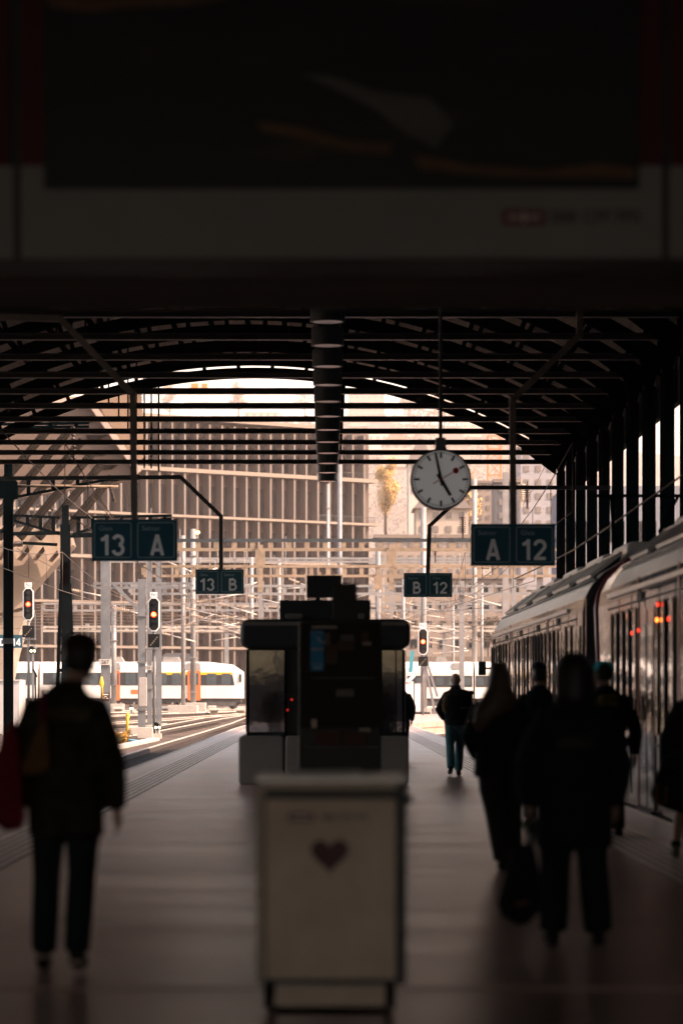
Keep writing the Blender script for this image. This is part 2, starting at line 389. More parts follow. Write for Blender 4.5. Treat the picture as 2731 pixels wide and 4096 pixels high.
# ================================================================== TRAIN SHED
SHC, SR, SAP = -2.46, 18.8, 12.35      # centre line, radius, apex height of rib underside
YS = [60.0 + 3.84 * (i - 9) for i in range(20)]   # rib stations; index 9 is the first seen clear of the billboard... last is the open end
YS = [y + 0.0 for y in YS if y > 16]
YEND = YS[-1]
def arc_z(X, off=0.0):
    r = SR + off; return SAP - SR + math.sqrt(max(0, r * r - (X - SHC) ** 2))
shed = thing('train_shed', (SHC, 57, -0.75), 'dark steel arched train shed with tie beams over the platform', 'train shed')
XL, XR = SHC - 10.55, 8.09
xs_in = [XL + (XR - XL) * i / 36 for i in range(37)]
def rib_mesh():
    mb = MB()
    lo = [(x, arc_z(x)) for x in xs_in]; hi = [(x, arc_z(x, 0.35)) for x in xs_in]
    for i in range(36):
        mb.prism([lo[i], lo[i + 1], hi[i + 1], hi[i]], -0.14, 0.14)
    # small struts up to the purlins
    for i in range(1, 36, 2):
        x = xs_in[i]; z = arc_z(x, 0.34); d = Vector((x - SHC, 0, z - (SAP - SR))).normalized()
        p = Vector((x, 0, z)); mb.bar(p, p + d * 0.3, 0.13, 0.13, (0, 1, 0))
    # curved haunches at both springings
    for s, xe in ((1, XR - 0.17), (-1, XL + 0.17)):
        pts = [(xe, 9.0)] + [(xe - s * (1.2 - 1.2 * math.cos(R(a))), 9.0 + 1.0 * math.sin(R(a)) * 0.9) for a in range(0, 91, 10)]
        top = [(x, arc_z(x) + 0.02) for x in (xe - s * 1.2, xe - s * 0.6, xe)]
        mb.prism(pts + top, -0.12, 0.12)
    return mb
ribme = None; tieme = None; colme = None
for i, Y in enumerate(YS):
    if ribme is None:
        o = rib_mesh()
        for v in o.v: v.y += Y
        ro = o.build('arch_rib', steel_black, shed); ribme = ro.data; base = Y
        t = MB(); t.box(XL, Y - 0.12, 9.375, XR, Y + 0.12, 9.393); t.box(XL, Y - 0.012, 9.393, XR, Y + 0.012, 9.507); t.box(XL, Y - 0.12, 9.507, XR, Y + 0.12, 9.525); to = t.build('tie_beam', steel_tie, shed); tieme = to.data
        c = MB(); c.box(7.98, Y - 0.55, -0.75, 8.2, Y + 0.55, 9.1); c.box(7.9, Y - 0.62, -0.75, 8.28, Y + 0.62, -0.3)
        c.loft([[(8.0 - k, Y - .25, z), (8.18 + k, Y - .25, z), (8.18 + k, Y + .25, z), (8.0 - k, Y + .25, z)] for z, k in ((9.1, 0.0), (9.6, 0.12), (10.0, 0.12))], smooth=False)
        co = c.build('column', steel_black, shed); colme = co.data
    else:
        for nm, me, m in (('arch_rib', ribme, 0), ('tie_beam', tieme, 0), ('column', colme, 0)):
            o = bpy.data.objects.new(nm, me); col.objects.link(o); o.parent = shed; o.location = (0, Y - base, 0); W[o.name] = W[shed.name]
NP = 19
for k in range(NP):
    x = XL + 0.3 + (XR - XL - 0.6) * k / (NP - 1); z = arc_z(x, 0.66)
    d = Vector((x - SHC, 0, z - (SAP - SR))).normalized()
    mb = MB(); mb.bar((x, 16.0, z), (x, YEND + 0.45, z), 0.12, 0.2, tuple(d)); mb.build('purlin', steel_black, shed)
mb = MB()
xs2 = [XL - 0.6 + (XR - XL + 1.2) * i / 40 for i in range(41)]
for i in range(40):
    a, b = xs2[i], xs2[i + 1]
    mb.prism([(a, arc_z(a, 0.79)), (b, arc_z(b, 0.79)), (b, arc_z(b, 0.88)), (a, arc_z(a, 0.88))], 14.9, YEND + 0.5)
mb.build('roof_deck', wood_deck, shed)
wall_dark = mat('sooty masonry', (0.075, 0.092, 0.098), 0.9, 0, 0.3, 1)
mb = MB(); mb.box(XL - 0.75, 14.9, -0.75, XL - 0.4, 32, 10.4); mb.build('light_blocker_wall', wall_dark, shed)  # unseen wall added to keep the near part of the hall dark
mb = MB(); mb.box(XL - 0.2, 32, 8.9, XL + 0.1, YEND, 9.36); mb.build('eaves_beam', steel_black, shed)
mb = MB(); mb.box(XR + 0.2, 14.9, 8.35, XR + 0.35, YEND + 0.3, arc_z(XR + 0.2, 0.7)); mb.build('clerestory_wall', wall_dark, shed)
# slender hangers between rib and tie (the verticals seen against the light)
for x in (SHC - 3.6, 0.48):
    for Y in YS[9:]:
        mb = MB(); mb.bar((x, Y, 9.528), (x, Y, arc_z(x) + 0.05), 0.045); mb.build('hanger_rod', steel_black, shed)
# dropped bars under the eaves of the shed end
for x0, w in ((at(333, 900, YEND).x, .05), (at(349, 900, YEND).x, .05), (at(366, 900, YEND).x, .06)):
    mb = MB(); mb.bar((x0, YEND - 0.3, 9.2 - (0.0 if w < .06 else .1)), (x0, YEND - 0.3, arc_z(x0) + 0.05), w); mb.build('drop_rod', steel_black, shed)

# hanging drum lamps on the ties
drum_m = mat('drum lamp enamel', (0.030, 0.046, 0.052), 0.45, 0, 0.2, 4)
drum_in = mat('drum lamp reflector', (0.75, 0.72, 0.66), 0.4, 0, 0.1, 3)
ordn = ['lowest and farthest', 'second from the bottom', 'third from the bottom', 'fourth from the bottom', 'fifth from the bottom', 'sixth from the bottom', 'seventh from the bottom', 'sixth from the top', 'fifth from the top', 'fourth from the top', 'third from the top', 'second from the top', 'topmost']
vis = [Y for Y in YS if Y > 52][::-1]
proto = None
for i, Y in enumerate(vis):
    lab = '%s in the column of dark drum lamps under the roof' % (ordn[i] if i < len(vis) - 1 else 'topmost')
    if i >= len(ordn): lab = 'topmost in the column of dark drum lamps under the roof'
    X = 0.02 + 0.0005 * (Y - 60); z0 = CH + 8 * 0.915; z1 = CH + 8 * 0.963
    if proto is None:
        t = thing('drum_lamp', (X, Y, z0), lab, 'hanging lamp', 'drum lamps hanging in a row under the tie beams'); proto = t
        n = 32; rg = lambda r, z: [(X + math.cos(2 * math.pi * k / n) * r, Y + math.sin(2 * math.pi * k / n) * r, z) for k in range(n)]
        m1 = MB(); m1.loft([rg(0.30, z0 + 0.02), rg(0.335, z0), rg(0.345, z0 + 0.02), rg(0.345, z1 - 0.02), rg(0.33, z1), rg(0.05, z1 + 0.01)], smooth=False); m1.build('drum', drum_m, t)
        m2 = MB(); m2.loft([rg(0.29, z0 + 0.01), rg(0.29, z0 + 0.018)], smooth=False); m2.build('reflector', drum_in, t)
        for s in (-1, 1):
            m3 = MB(); m3.box(X + s * 0.26 - 0.03, Y - 0.02, z1 + 0.002, X + s * 0.26 + 0.03, Y + 0.02, 9.52); m3.build('bracket', steel_grey, t)
        m4 = MB(); m4.box(X - 0.1, Y - 0.1, z1 + 0.012, X + 0.08, Y + 0.1, 9.36); m4.build('gear_box', steel_dark, t)
    else:
        copy_tree(proto, (X, Y, z0), None, lab)

# ================================================================== CONCOURSE END (behind and above the billboard)
conc = thing('station_concourse', (0, 0, 0), 'dark concourse beam across the top of the platform view', 'station building')
beam_m = mat('concourse beam', (0.20, 0.17, 0.145), 0.7, 0, 0.5, 0.8, stretch=(0.3, 2, 3))
mb = MB(); mb.box(-14.0, 13.62, 3.45, 9.6, 14.83, 5.2); mb.build('lintel', beam_m, conc)
mb = MB(); mb.box(-14.4, 14.2, 5.2, 9.9, 14.8, 14.2); mb.build('gable_wall', wall_dark, conc)
for y0_, y1_ in ((-30, -28), (-22, -19), (-13, 14.19)):  # unseen ceiling, open strips shaped to let fill daylight in
    mb = MB(); mb.box(-14.4, y0_, 5.9, 9.9, y1_, 6.2); mb.build('unseen_ceiling', wall_dark, conc)
for x in (-14.4, 9.6):
    mb = MB(); mb.box(x, -30, -0.75, x + 0.4, 13.6, 5.9); mb.build('wall', wall_dark, conc)
mb = MB(); mb.box(-14, -30.4, -0.75, 9.6, -30, 2.29); mb.build('unseen_rear_wall', wall_dark, conc)  # unseen wall kept low so daylight fills in from behind
for x_ in (-14, -8.2, -2.3, 3.7, 9.3):
    mb = MB(); mb.box(x_, -30.4, 2.3, x_ + .35, -30, 5.9); mb.build('rear_pier', wall_dark, conc)

# --- billboard: frame box, lower white panel, red side panels, poster
def poster_material():
    m = bpy.data.materials.new('dark landscape poster'); m.use_nodes = True
    nt = m.node_tree; b = nt.nodes['Principled BSDF']; L = nt.links.new
    tc = nt.nodes.new('ShaderNodeTexCoord'); mp = nt.nodes.new('ShaderNodeMapping'); mp.inputs['Rotation'].default_value = (0, R(-28), 0); mp.inputs['Scale'].default_value = (0.6, 1, 2.2)
    L(tc.outputs['Object'], mp.inputs['Vector'])
    n = nt.nodes.new('ShaderNodeTexNoise'); n.inputs['Scale'].default_value = 1.5; n.inputs['Detail'].default_value = 5; L(mp.outputs[0], n.inputs['Vector'])
    r = nt.nodes.new('ShaderNodeValToRGB'); e = r.color_ramp.elements
    e[0].position = 0.42; e[0].color = (0.003, 0.016, 0.022, 1); e[1].position = 0.8; e[1].color = (0.012, 0.045, 0.055, 1)
    k = e.new(0.58); k.color = (0.006, 0.020, 0.026, 1); k = e.new(0.66); k.color = (0.05, 0.04, 0.025, 1)
    L(n.outputs['Fac'], r.inputs['Fac']); L(r.outputs['Color'], b.inputs['Base Color']); b.inputs['Roughness'].default_value = 0.5
    return m
BY = 13.0
bb = thing('billboard', (0.07, BY, 3.43), 'large dark hanging billboard with white lower band across the top', 'billboard')
bz = lambda y: gz(y, BY)
bx = lambda x: gx(x, BY)
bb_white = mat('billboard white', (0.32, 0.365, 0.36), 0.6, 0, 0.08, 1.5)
bb_red = mat('billboard red', (0.10, 0.006, 0.016), 0.6, 0, 0.15, 2)
mb = MB(); mb.box(bx(-90), BY, bz(597), bx(1660), BY + 0.5, 5.6); mb.build('housing', steel_dark, bb)
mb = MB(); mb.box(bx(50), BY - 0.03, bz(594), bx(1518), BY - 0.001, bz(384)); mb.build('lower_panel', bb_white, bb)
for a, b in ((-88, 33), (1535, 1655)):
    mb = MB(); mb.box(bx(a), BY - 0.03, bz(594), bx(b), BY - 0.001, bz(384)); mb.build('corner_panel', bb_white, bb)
for a, b in ((50, 1518), (-88, 22), (1540, 1655)):
    mb = MB(); mb.box(bx(a), BY - 0.028, bz(382), bx(b), BY - 0.001, 5.58); mb.build('upper_panel', bb_red, bb)
mb = MB(); mb.box(bx(104), BY - 0.05, bz(438), bx(1464), BY - 0.031, 5.55); mb.build('poster', poster_material(), bb)
hill_a = mat('poster grey light', (0.14, 0.16, 0.15), 0.6, 0, 0.4, 4); hill_b = mat('poster ochre', (0.20, 0.115, 0.05), 0.6, 0, 0.5, 5, stretch=(1, 1, 4))
def patch(name, pts, m):
    mb = MB(); mb.prism([(bx(x), bz(y)) for x, y in pts], BY - 0.054, BY - 0.052); mb.build(name, m, bb)
patch('poster_print', [(690, 175), (760, 180), (860, 215), (985, 230), (1040, 290), (1000, 345), (930, 310), (860, 255), (760, 205)], hill_a)
patch('poster_print', [(590, 285), (700, 300), (800, 330), (900, 335), (890, 360), (800, 352), (690, 325), (600, 305)], hill_b)
patch('poster_print', [(945, 360), (1080, 385), (1240, 395), (1370, 380), (1455, 392), (1455, 415), (1300, 412), (1120, 408), (960, 392)], hill_b)
patch('poster_print', [(110, 0), (540, 0), (440, 18), (300, 24), (210, 34), (120, 22)], hill_b)
logo_red = mat('logo red', (0.16, 0.004, 0.007), 0.5, 0, 0.05, 3); ink = mat('ink', (0.02, 0.02, 0.02), 0.5, 0, 0.05, 3)
def logo(parent, x0, x1, xt, zc, h, y, ink_m):
    # red box with a white cross-and-arrows mark, lettering beside it
    mb = MB(); mb.box(x0, y - 0.006, zc - h / 2, x1, y - 0.001, zc + h / 2); mb.build('logo_box', logo_red, parent)
    cx = (x0 + x1) / 2; w = (x1 - x0); a = h * 0.11
    mb = MB(); mb.box(cx - a, y - 0.009, zc - h * 0.33, cx + a, y - 0.0065, zc + h * 0.33)
    mb.box(cx - w * 0.36, y - 0.0095, zc - a, cx + w * 0.36, y - 0.0065, zc + a)
    for s in (-1, 1):
        t = cx + s * w * 0.38
        for q in (-1, 1):
            mb.bar((t, y - 0.008, zc), (t - s * h * 0.30, y - 0.008, zc + q * h * 0.33), 0.003, a * 2, (0, 1, 0))
    mb.build('logo_mark', sign_white, parent)
    text('lettering', 'SBB CFF FFS', h * 1.12, ink_m, ((x1 + xt) / 2 + h * 0.12, y - 0.004, zc), parent, 0.012)
logo(bb, bx(1152), bx(1250), bx(1468), bz(502), bz(484) - bz(520), BY - 0.03, ink)
for x in (-1.2, 1.3):
    mb = MB(); mb.bar((x, BY + 0.25, 5.6), (x, BY + 0.25, 5.92), 0.08); mb.build('hanger', steel_dark, bb)
# ================================================================== PLATFORM FURNITURE
# --- bin with the heart
Y0 = 12.85
rb = thing('recycling_bin', (gx(757, Y0), Y0, 0), 'pale metal litter bin with a red heart on the front, nearest the camera', 'litter bin')
X0, X1 = gx(588, Y0), gx(932, Y0); ZT = 1.075; ZB = gz(2262, Y0)
bin_m = mat('bin cream metal', (0.80, 0.60, 0.46), 0.42, 0, 0.3, 1.6); bin_fr = mat('bin frame', (0.42, 0.34, 0.27), 0.45, 0.2, 0.15, 3)
bin_side = mat('bin side black', (0.03, 0.03, 0.03), 0.5, 0, 0.2, 3); lid_m = mat('bin lid steel', (0.45, 0.42, 0.40), 0.35, 0.6, 0.15, 3)
mb = MB(); mb.box(X0 + 0.01, Y0 + 0.03, ZB, X1 - 0.01, Y0 + 0.62, ZT - 0.05); mb.build('body', bin_side, rb)
mb = MB(); mb.bevbox(X0 + 0.045, Y0, ZB + 0.025, X1 - 0.045, Y0 + 0.028, gz(1835, Y0), 0.012); mb.build('front_panel', bin_m, rb)
for a, b, m_ in ((X0, X0 + 0.04, bin_fr), (X1 - 0.045, X1, bin_side)):
    mb = MB(); mb.bevbox(a, Y0 - 0.012, ZB, b, Y0 + 0.6, ZT - 0.03, 0.014); mb.build('corner_post', m_, rb)
mb = MB(); mb.box(X0 + 0.042, Y0 + 0.008, gz(1830, Y0), X1 - 0.042, Y0 + 0.03, ZT - 0.052); mb.build('slot_recess', bin_side, rb)
mb = MB(); mb.bar((X0 + 0.042, Y0 + 0.002, gz(1805, Y0)), (X1 - 0.042, Y0 + 0.002, gz(1805, Y0)), 0.018, 0.03); mb.build('slot_lip', bin_fr, rb)
mb = MB(); mb.bevbox(X0 - 0.005, Y0 - 0.015, ZT - 0.03, X1 + 0.005, Y0 + 0.64, ZT, 0.012); mb.build('lid', lid_m, rb)
mb = MB(); mb.box(X0 + 0.16, Y0 + 0.12, ZT + 0.001, X1 - 0.2, Y0 + 0.5, ZT + 0.012); mb.build('ash_tray', sign_white, rb)
for x in (gx(617, Y0), gx(897, Y0)):
    for yy in (Y0 + 0.05, Y0 + 0.52):
        mb = MB(); mb.bar((x, yy, 0.02), (x, yy, ZB), 0.045); mb.build('leg', steel_black, rb)
mb = MB(); mb.box(X0 + 0.08, Y0 + 0.04, 0.0, X1 - 0.08, Y0 + 0.56, 0.02); mb.build('foot_plate', steel_black, rb)
mb = MB(); mb.box(gx(632, Y0), Y0 + 0.0, 0.035, gx(884, Y0), Y0 + 0.02, ZB - 0.006); mb.build('skirt', bin_m, rb)
mb = MB(); mb.cyl((X1 + 0.003, Y0 + 0.2, gz(1840, Y0)), (X1 + 0.035, Y0 + 0.2, gz(1840, Y0)), 0.016); mb.build('handle', steel_black, rb)
hx, hz, hs = gx(757, Y0), gz(1962, Y0), 0.0054
hp = []
for i in range(40):
    t = 2 * math.pi * i / 40
    hp.append((hx + hs * 16 * math.sin(t) ** 3, hz + hs * (13 * math.cos(t) - 5 * math.cos(2 * t) - 2 * math.cos(3 * t) - math.cos(4 * t))))
heart_m = mat('heart red', (0.07, 0.003, 0.010), 0.5, 0, 0.05, 3)
mb = MB(); mb.prism(hp, Y0 - 0.006, Y0 - 0.001); mb.build('heart', heart_m, rb)
logo(rb, gx(662, Y0), gx(722, Y0), gx(855, Y0), gz(1877, Y0), 0.036, Y0, ink)

# --- vending machine / dark column in front of the cabin
Y0 = 30.0
vm = thing('vending_machine', (0.14, Y0, 0), 'tall black vending machine with a blue telephone panel, standing behind the bin', 'vending machine')
a, b = gx(686, Y0), gx(875, Y0); zt = gz(1424, Y0)
mb = MB(); mb.bevbox(a, Y0 + 0.02, 0, b, Y0 + 0.85, zt, 0.03); mb.build('cabinet', black_plastic, vm)
V = lambda x0, y0, x1, y1, name, m, d=0.004, base=0.0: MB().box(gx(x0, Y0), Y0 - base - d, gz(y0, Y0), gx(x1, Y0), Y0 - base - 0.0005, gz(y1, Y0)).build(name, m, vm)
V(690, 1432, 872, 1672, 'glass_front', mat('machine glass', (0.005, 0.007, 0.008), 0.25, 0, 0, spec=0.06), 0.02, -0.018)
panel_blue = mat('telephone blue', (0.01, 0.11, 0.20), 0.5, 0, 0.06, 3, emit=(0.03, .45, .8), estr=0.004)
V(713, 1448, 743, 1541, 'blue_panel', panel_blue, 0.004, 0.003)
for y, x0, x1, h in ((1452, 713, 743, 1.6), (1489, 715, 743, 5), (1524, 713, 743, 1.4), (1531, 718, 740, 2), (1536, 721, 738, 1.6)):
    V(x0, y, x1, y + h * 0.9, 'panel_line', sign_white, 0.003, 0.0075)
mb = MB()   # handset mark
pts = [(gx(734, Y0) + 0.05 * math.cos(R(t)) + 0.035, Y0 - 0.0085, gz(1469, Y0) + 0.05 * math.sin(R(t)) + 0.02) for t in range(170, 291, 20)]
mb.tube(pts, [.013, .011, .008, .007, .008, .011, .013], 8); mb.build('handset_mark', sign_white, vm)
brown_pk = mat('snack brown', (0.13, 0.075, 0.045), 0.6, 0, 0.3, 8); red_pk = mat('snack red', (0.14, 0.05, 0.04), 0.6, 0, 0.3, 8); grey_pk = mat('notice grey', (0.26, 0.24, 0.22), 0.6, 0, 0.2, 4)
lit_strip = mat('pale notice', (0.8, 0.72, 0.62), 0.5, 0, 0.1, 3)
V(716, 1438, 774, 1443, 'light_strip', lit_strip, 0.03, 0.003)
for x0, y0, x1, y1, m in ((746, 1454, 758, 1486, grey_pk), (782, 1458, 812, 1472, grey_pk), (748, 1480, 775, 1525, brown_pk), (776, 1472, 812, 1494, brown_pk), (772, 1583, 812, 1600, grey_pk), (829, 1452, 845, 1478, brown_pk), (832, 1474, 852, 1482, lit_strip)):
    V(x0, y0, x1, y1, 'notice', m, 0.004, 0.003)
for x0, x1 in ((726, 780), (790, 836)):
    V(x0, 1680, x1, 1712, 'snack_box', red_pk, 0.06, 0.003)
V(824, 1672, 850, 1681, 'price_tag', lit_strip, 0.01, 0.005); V(715, 1652, 727, 1672, 'cup', lit_strip, 0.07, 0.003)
V(700, 1714, 868, 1718, 'tray_edge', steel_grey, 0.05, 0.003); V(716, 1556, 860, 1558.5, 'shelf', steel_grey, 0.01, 0.003)
mb = MB(); mb.box(gx(765, Y0), Y0 + 0.2, zt, gx(820, Y0), Y0 + 0.42, gz(1338, Y0)); mb.build('top_sign', black_plastic, vm)

# --- platform cabin with glass walls
Y0 = 45.0; Y1 = 48.4
kb = thing('platform_cabin', (-0.03, Y0, 0), 'dark glass-walled lift cabin with pale plinth in the middle of the platform', 'lift cabin')
K = lambda x: gx(x, Y0)
KZ = lambda y: gz(y, Y0)
plinth_m = mat('cabin plinth', (0.24, 0.21, 0.18), 0.5, 0, 0.12, 2)
mb = MB(); mb.bevbox(K(548), Y0 - 0.12, 0.0, K(652), Y1 + 0.1, KZ(1690), 0.07); mb.bevbox(K(655), Y0 - 0.12, 0.0, K(938), Y1 + 0.1, KZ(1690), 0.07); mb.build('plinth', plinth_m, kb)
mb = MB(); mb.box(K(566), Y0 + 0.06, KZ(1690) - .01, K(929), Y1 - 0.06, KZ(1492)); mb.build('wall', black_plastic, kb)
for x0, x1 in ((572, 653), (692, 740), (740, 860), (877, 908), (910, 924)):
    mb = MB(); mb.box(K(x0) + .004, Y0 + 0.035, KZ(1681), K(x1) - .004, Y0 + 0.055, KZ(1494)); mb.build('window', dark_glass, kb)
for x in (568.5, 656, 688, 874, 926):
    mb = MB(); mb.box(K(x) - 0.018, Y0 + 0.0, KZ(1690), K(x) + 0.018, Y0 + 0.058, KZ(1492)); mb.build('mullion', steel_black, kb)
for x, s in ((K(566), -1), (K(929), 1)):
    for q in range(3):
        mb = MB(); mb.box(x + s * 0.001, Y0 + 0.2 + q * 1.05, KZ(1681), x + s * 0.02, Y0 + 1.15 + q * 1.05, KZ(1494)); mb.build('side_window', dark_glass, kb)
mb = MB(); mb.bevbox(K(552), Y0 - 0.08, KZ(1490), K(942), Y1 + 0.05, KZ(1422), 0.14); mb.build('roof', black_plastic, kb)
cap_lit = mat('cabin roof bevel', (0.16, 0.135, 0.11), 0.45, 0, 0.15, 3)
for x0, x1 in ((562, 690), (876, 933)):
    mb = MB(); mb.box(K(x0), Y0 - 0.09, KZ(1437), K(x1), Y0 - 0.075, KZ(1428)); mb.build('roof_trim', cap_lit, kb)
mb = MB(); mb.box(K(641), Y0 + 0.25, KZ(1422) + 0.001, K(851), Y0 + 0.5, KZ(1377)); mb.build('display_box', black_plastic, kb)
for x0, x1 in ((655, 695), (822, 838)):
    mb = MB(); mb.bevbox(K(x0), Y0 + 0.1, KZ(1421), K(x1), Y0 + 0.24, KZ(1408), 0.03); mb.build('roof_lamp', cap_lit, kb)
for x in (730, 770):
    mb = MB(); mb.bar((K(x), Y0 + 0.37, KZ(1378)), (K(x), Y0 + 0.37, KZ(1370)), 0.08); mb.build('display_post', steel_black, kb)
mb = MB(); mb.box(K(704), Y0 + 0.2, KZ(1371), K(785), Y0 + 0.5, KZ(1320)); mb.build('upper_display', black_plastic, kb)
lamp_red = mat('red pilot lamp', (0.4, 0.01, 0.01), 0.4, 0, 0, emit=(1, 0.03, 0.02), estr=.22)
for x, y in ((670, 1607), (660, 1631)):
    mb = MB(); mb.disc((K(x), KZ(y)), 0.015, Y0 + 0.005, Y0 + 0.034, 12); mb.build('pilot_lamp', lamp_red, kb)

# --- clock
Y0 = 45.0
ck = thing('station_clock', at(1012, 1101, Y0), 'round white station clock with red second hand hanging from the roof', 'clock')
cx, cz, r = gx(1012, Y0), gz(1101, Y0), 70 * Y0 / F
face = mat('clock face', (0.72, 0.72, 0.70), 0.4, 0, 0.03, 3, emit=(1, .93, .88), estr=0.03); rim = mat('clock rim', (0.16, 0.16, 0.16), 0.4, 0.2, 0.1, 3)
mb = MB()
n = 56
rg = lambda rr, y: [(cx + math.cos(2 * math.pi * k / n) * rr, y, cz + math.sin(2 * math.pi * k / n) * rr) for k in range(n)]
mb.loft([rg(r * 0.94, Y0 - 0.0), rg(r * 0.945, Y0 - 0.02), rg(r, Y0 - 0.01), rg(r, Y0 + 0.2), rg(r * 0.9, Y0 + 0.22)], smooth=False); mb.build('case', rim, ck)
mb = MB(); mb.disc((cx, cz), r * 0.935, Y0 - 0.012, Y0 - 0.003, n); mb.build('dial', face, ck)
def hand(name, ang, l0, l1, w0, w1, y, m):
    d = Vector((math.sin(R(ang)), 0, math.cos(R(ang)))); s = Vector((d.z, 0, -d.x)); c = Vector((cx, 0, cz))
    q = [c + d * l0 * r + s * w0 * r, c + d * l1 * r + s * w1 * r, c + d * l1 * r - s * w1 * r, c + d * l0 * r - s * w0 * r]
    mb = MB(); mb.prism([(p.x, p.z) for p in q], y - 0.008, y); return mb.build(name, m, ck)
blk = mat('clock black', (0.015, 0.015, 0.015), 0.5, 0, 0, 3); redm = mat('clock red', (0.5, 0.01, 0.015), 0.5, 0, 0, 3)
for i in range(12): hand('hour_mark', i * 30, 0.70, 0.90, 0.035, 0.035, Y0 - 0.0125, blk)
for i in range(60):
    if i % 5: hand('minute_mark', i * 6, 0.84, 0.90, 0.013, 0.013, Y0 - 0.0125, blk)
hand('hour_hand', 150, -0.2, 0.62, 0.062, 0.05, Y0 - 0.022, blk); hand('minute_hand', -12, -0.22, 0.90, 0.052, 0.036, Y0 - 0.032, blk)
so = hand('second_hand', 60, -0.30, 0.60, 0.014, 0.014, Y0 - 0.042, redm)
mb = MB(); mb.disc((cx + math.sin(R(60)) * r * 0.56, cz + math.cos(R(60)) * r * 0.56), r * 0.1, Y0 - 0.056, Y0 - 0.0505, 24); mb.build('second_hand_disc', redm, ck)
mb = MB(); mb.loft([[(cx + sx * w, Y0 + 0.1 + sy * w, z) for sx, sy in ((-1, -1), (1, -1), (1, 1), (-1, 1))] for z, w in ((cz + r * 0.97, 0.1), (cz + r + 0.02, 0.085), (cz + r + 0.18, 0.08))], smooth=False); mb.build('neck', rim, ck)
mb = MB(); mb.cyl((cx, Y0 + 0.1, cz + r + 0.18), (cx, Y0 + 0.1, arc_z(cx) + 0.02), 0.03); mb.build('pole', steel_tie, ck)

# --- platform signs
letter_m = mat('sign lettering', (0.82, 0.80, 0.77), 0.5, 0, 0.03, 3, emit=(1, .95, .88), estr=0.004)
border_m = mat('sign border', (0.34, 0.40, 0.42), 0.5, 0, 0.03, 3, emit=(.8, .95, 1), estr=0.001)
def sign(Y, x0, y0, x1, y1, cells, label, pole, depth=0.16):
    s = thing('platform_sign', at((x0 + x1) / 2, y1, Y), label, 'platform sign', 'hanging platform number signs')
    a, b, zt, zb = gx(x0, Y), gx(x1, Y), gz(y0, Y), gz(y1, Y); h = zt - zb; w = (b - a) / 2
    mb = MB(); mb.box(a, Y, zb, b, Y + depth, zt); mb.build('board', sign_blue, s)
    for i, (cap, big) in enumerate(cells):
        p0 = a + w * i + w * (0.06 if i == 0 else 0.07); p1 = a + w * (i + 1) - w * (0.07 if i == 0 else 0.06)
        mb = MB(); frame_ring(mb, p0, zb + h * 0.07, p1, zt - h * 0.07, h * 0.05, h * 0.018, Y - 0.006, Y - 0.001); mb.build('border', border_m, s)
        text('caption', cap, h * 0.165, border_m, (p0 + h * 0.11, Y - 0.004, zt - h * 0.22), s, 0.0, 'LEFT')
        glyphs('number' if big.isdigit() else 'sector_letter', big, h * 0.50, letter_m, ((p0 + p1) / 2 - w * (.02 if big.isdigit() else -.03), Y - 0.001, zb + h * 0.38), s)
    mb = MB(); P = [at(x, y, Y + depth / 2) for x, y in pole]
    for p, q in zip(P, P[1:]): mb.bar(p, q, 0.10 if Y < 60 else 0.11)
    for p in P[1:-1]: mb.ell(p, 0.062, 0.062, 0.062, 10, 6)
    mb.build('hanger_pole', steel_dark if Y > 60 else mat('brown sign pole', (0.13, 0.10, 0.08), 0.6, 0, 0.3, 3), s)
    return s
sign(45, 211, 1193, 407, 1288, (('Gleis', '13'), ('Sektor', 'A')), 'near hanging blue sign reading Gleis 13 Sektor A', [(309, 1193), (305, 905), (139, 732), (-60, 727)])
sign(45, 1081, 1203, 1274, 1299, (('Sektor', 'A'), ('Gleis', '12')), 'near hanging blue sign reading Sektor A Gleis 12', [(1178, 1203), (1176, 918), (1330, 770), (1330, 560)])
sign(79.6, 449, 1308, 560, 1364, (('Gleis', '13'), ('Sektor', 'B')), 'small far hanging sign reading Gleis 13 Sektor B', [(508, 1308), (508, 1186), (415, 1096), (-20, 1099)], 0.2)
sign(79.6, 927, 1316, 1038, 1371, (('Sektor', 'B'), ('Gleis', '12')), 'small far hanging sign reading Sektor B Gleis 12', [(982, 1316), (986, 1208), (1080, 1120), (1400, 1120)], 0.2)

# ================================================================== MAIN TRAIN on the right (track 12)
TX = 3.95
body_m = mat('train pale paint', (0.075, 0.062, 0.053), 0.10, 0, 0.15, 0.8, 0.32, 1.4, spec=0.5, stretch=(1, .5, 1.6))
roof_m = mat('train roof silver', (0.60, 0.56, 0.52), 0.3, 0.1, 0.2, 1.5, 0.1, 2.0)
train_glass = mat('train window', (0.008, 0.010, 0.011), 0.05, 0, 0.0, 3, 0.22, 1.3, spec=0.5)
train_red = mat('train red', (0.13, 0.006, 0.010), 0.35, 0, 0.1, 3, coat=0.3)
train_dark = mat('train underframe', (0.02, 0.02, 0.02), 0.7, 0, 0.2, 3)
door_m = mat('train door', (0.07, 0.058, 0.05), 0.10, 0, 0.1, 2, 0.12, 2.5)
glow = mat('reflected glow', (0.5, 0.1, 0.02), 0.4, 0, 0, emit=(1, 0.2, 0.03), estr=1.6)
glow_r = mat('reflected glow red', (0.4, 0.03, 0.02), 0.4, 0, 0, emit=(1, 0.05, 0.02), estr=.5)
def yat(x): return TX * F / (x - VX)
PROF = [(3.98, -0.28), (3.95, 0.15), (3.95, 2.70), (3.99, 2.92), (4.10, 3.12), (4.30, 3.32), (4.65, 3.52), (5.35, 3.64), (6.05, 3.52), (6.40, 3.32), (6.6, 3.12), (6.71, 2.92), (6.75, 2.70), (6.75, 0.15), (6.72, -0.28)]
XC = 5.35
def ring(Y, k=1.0, dz=0.0): return [(XC + (x - XC) * k, Y, z if z < 1.5 else z + dz) for x, z in PROF]
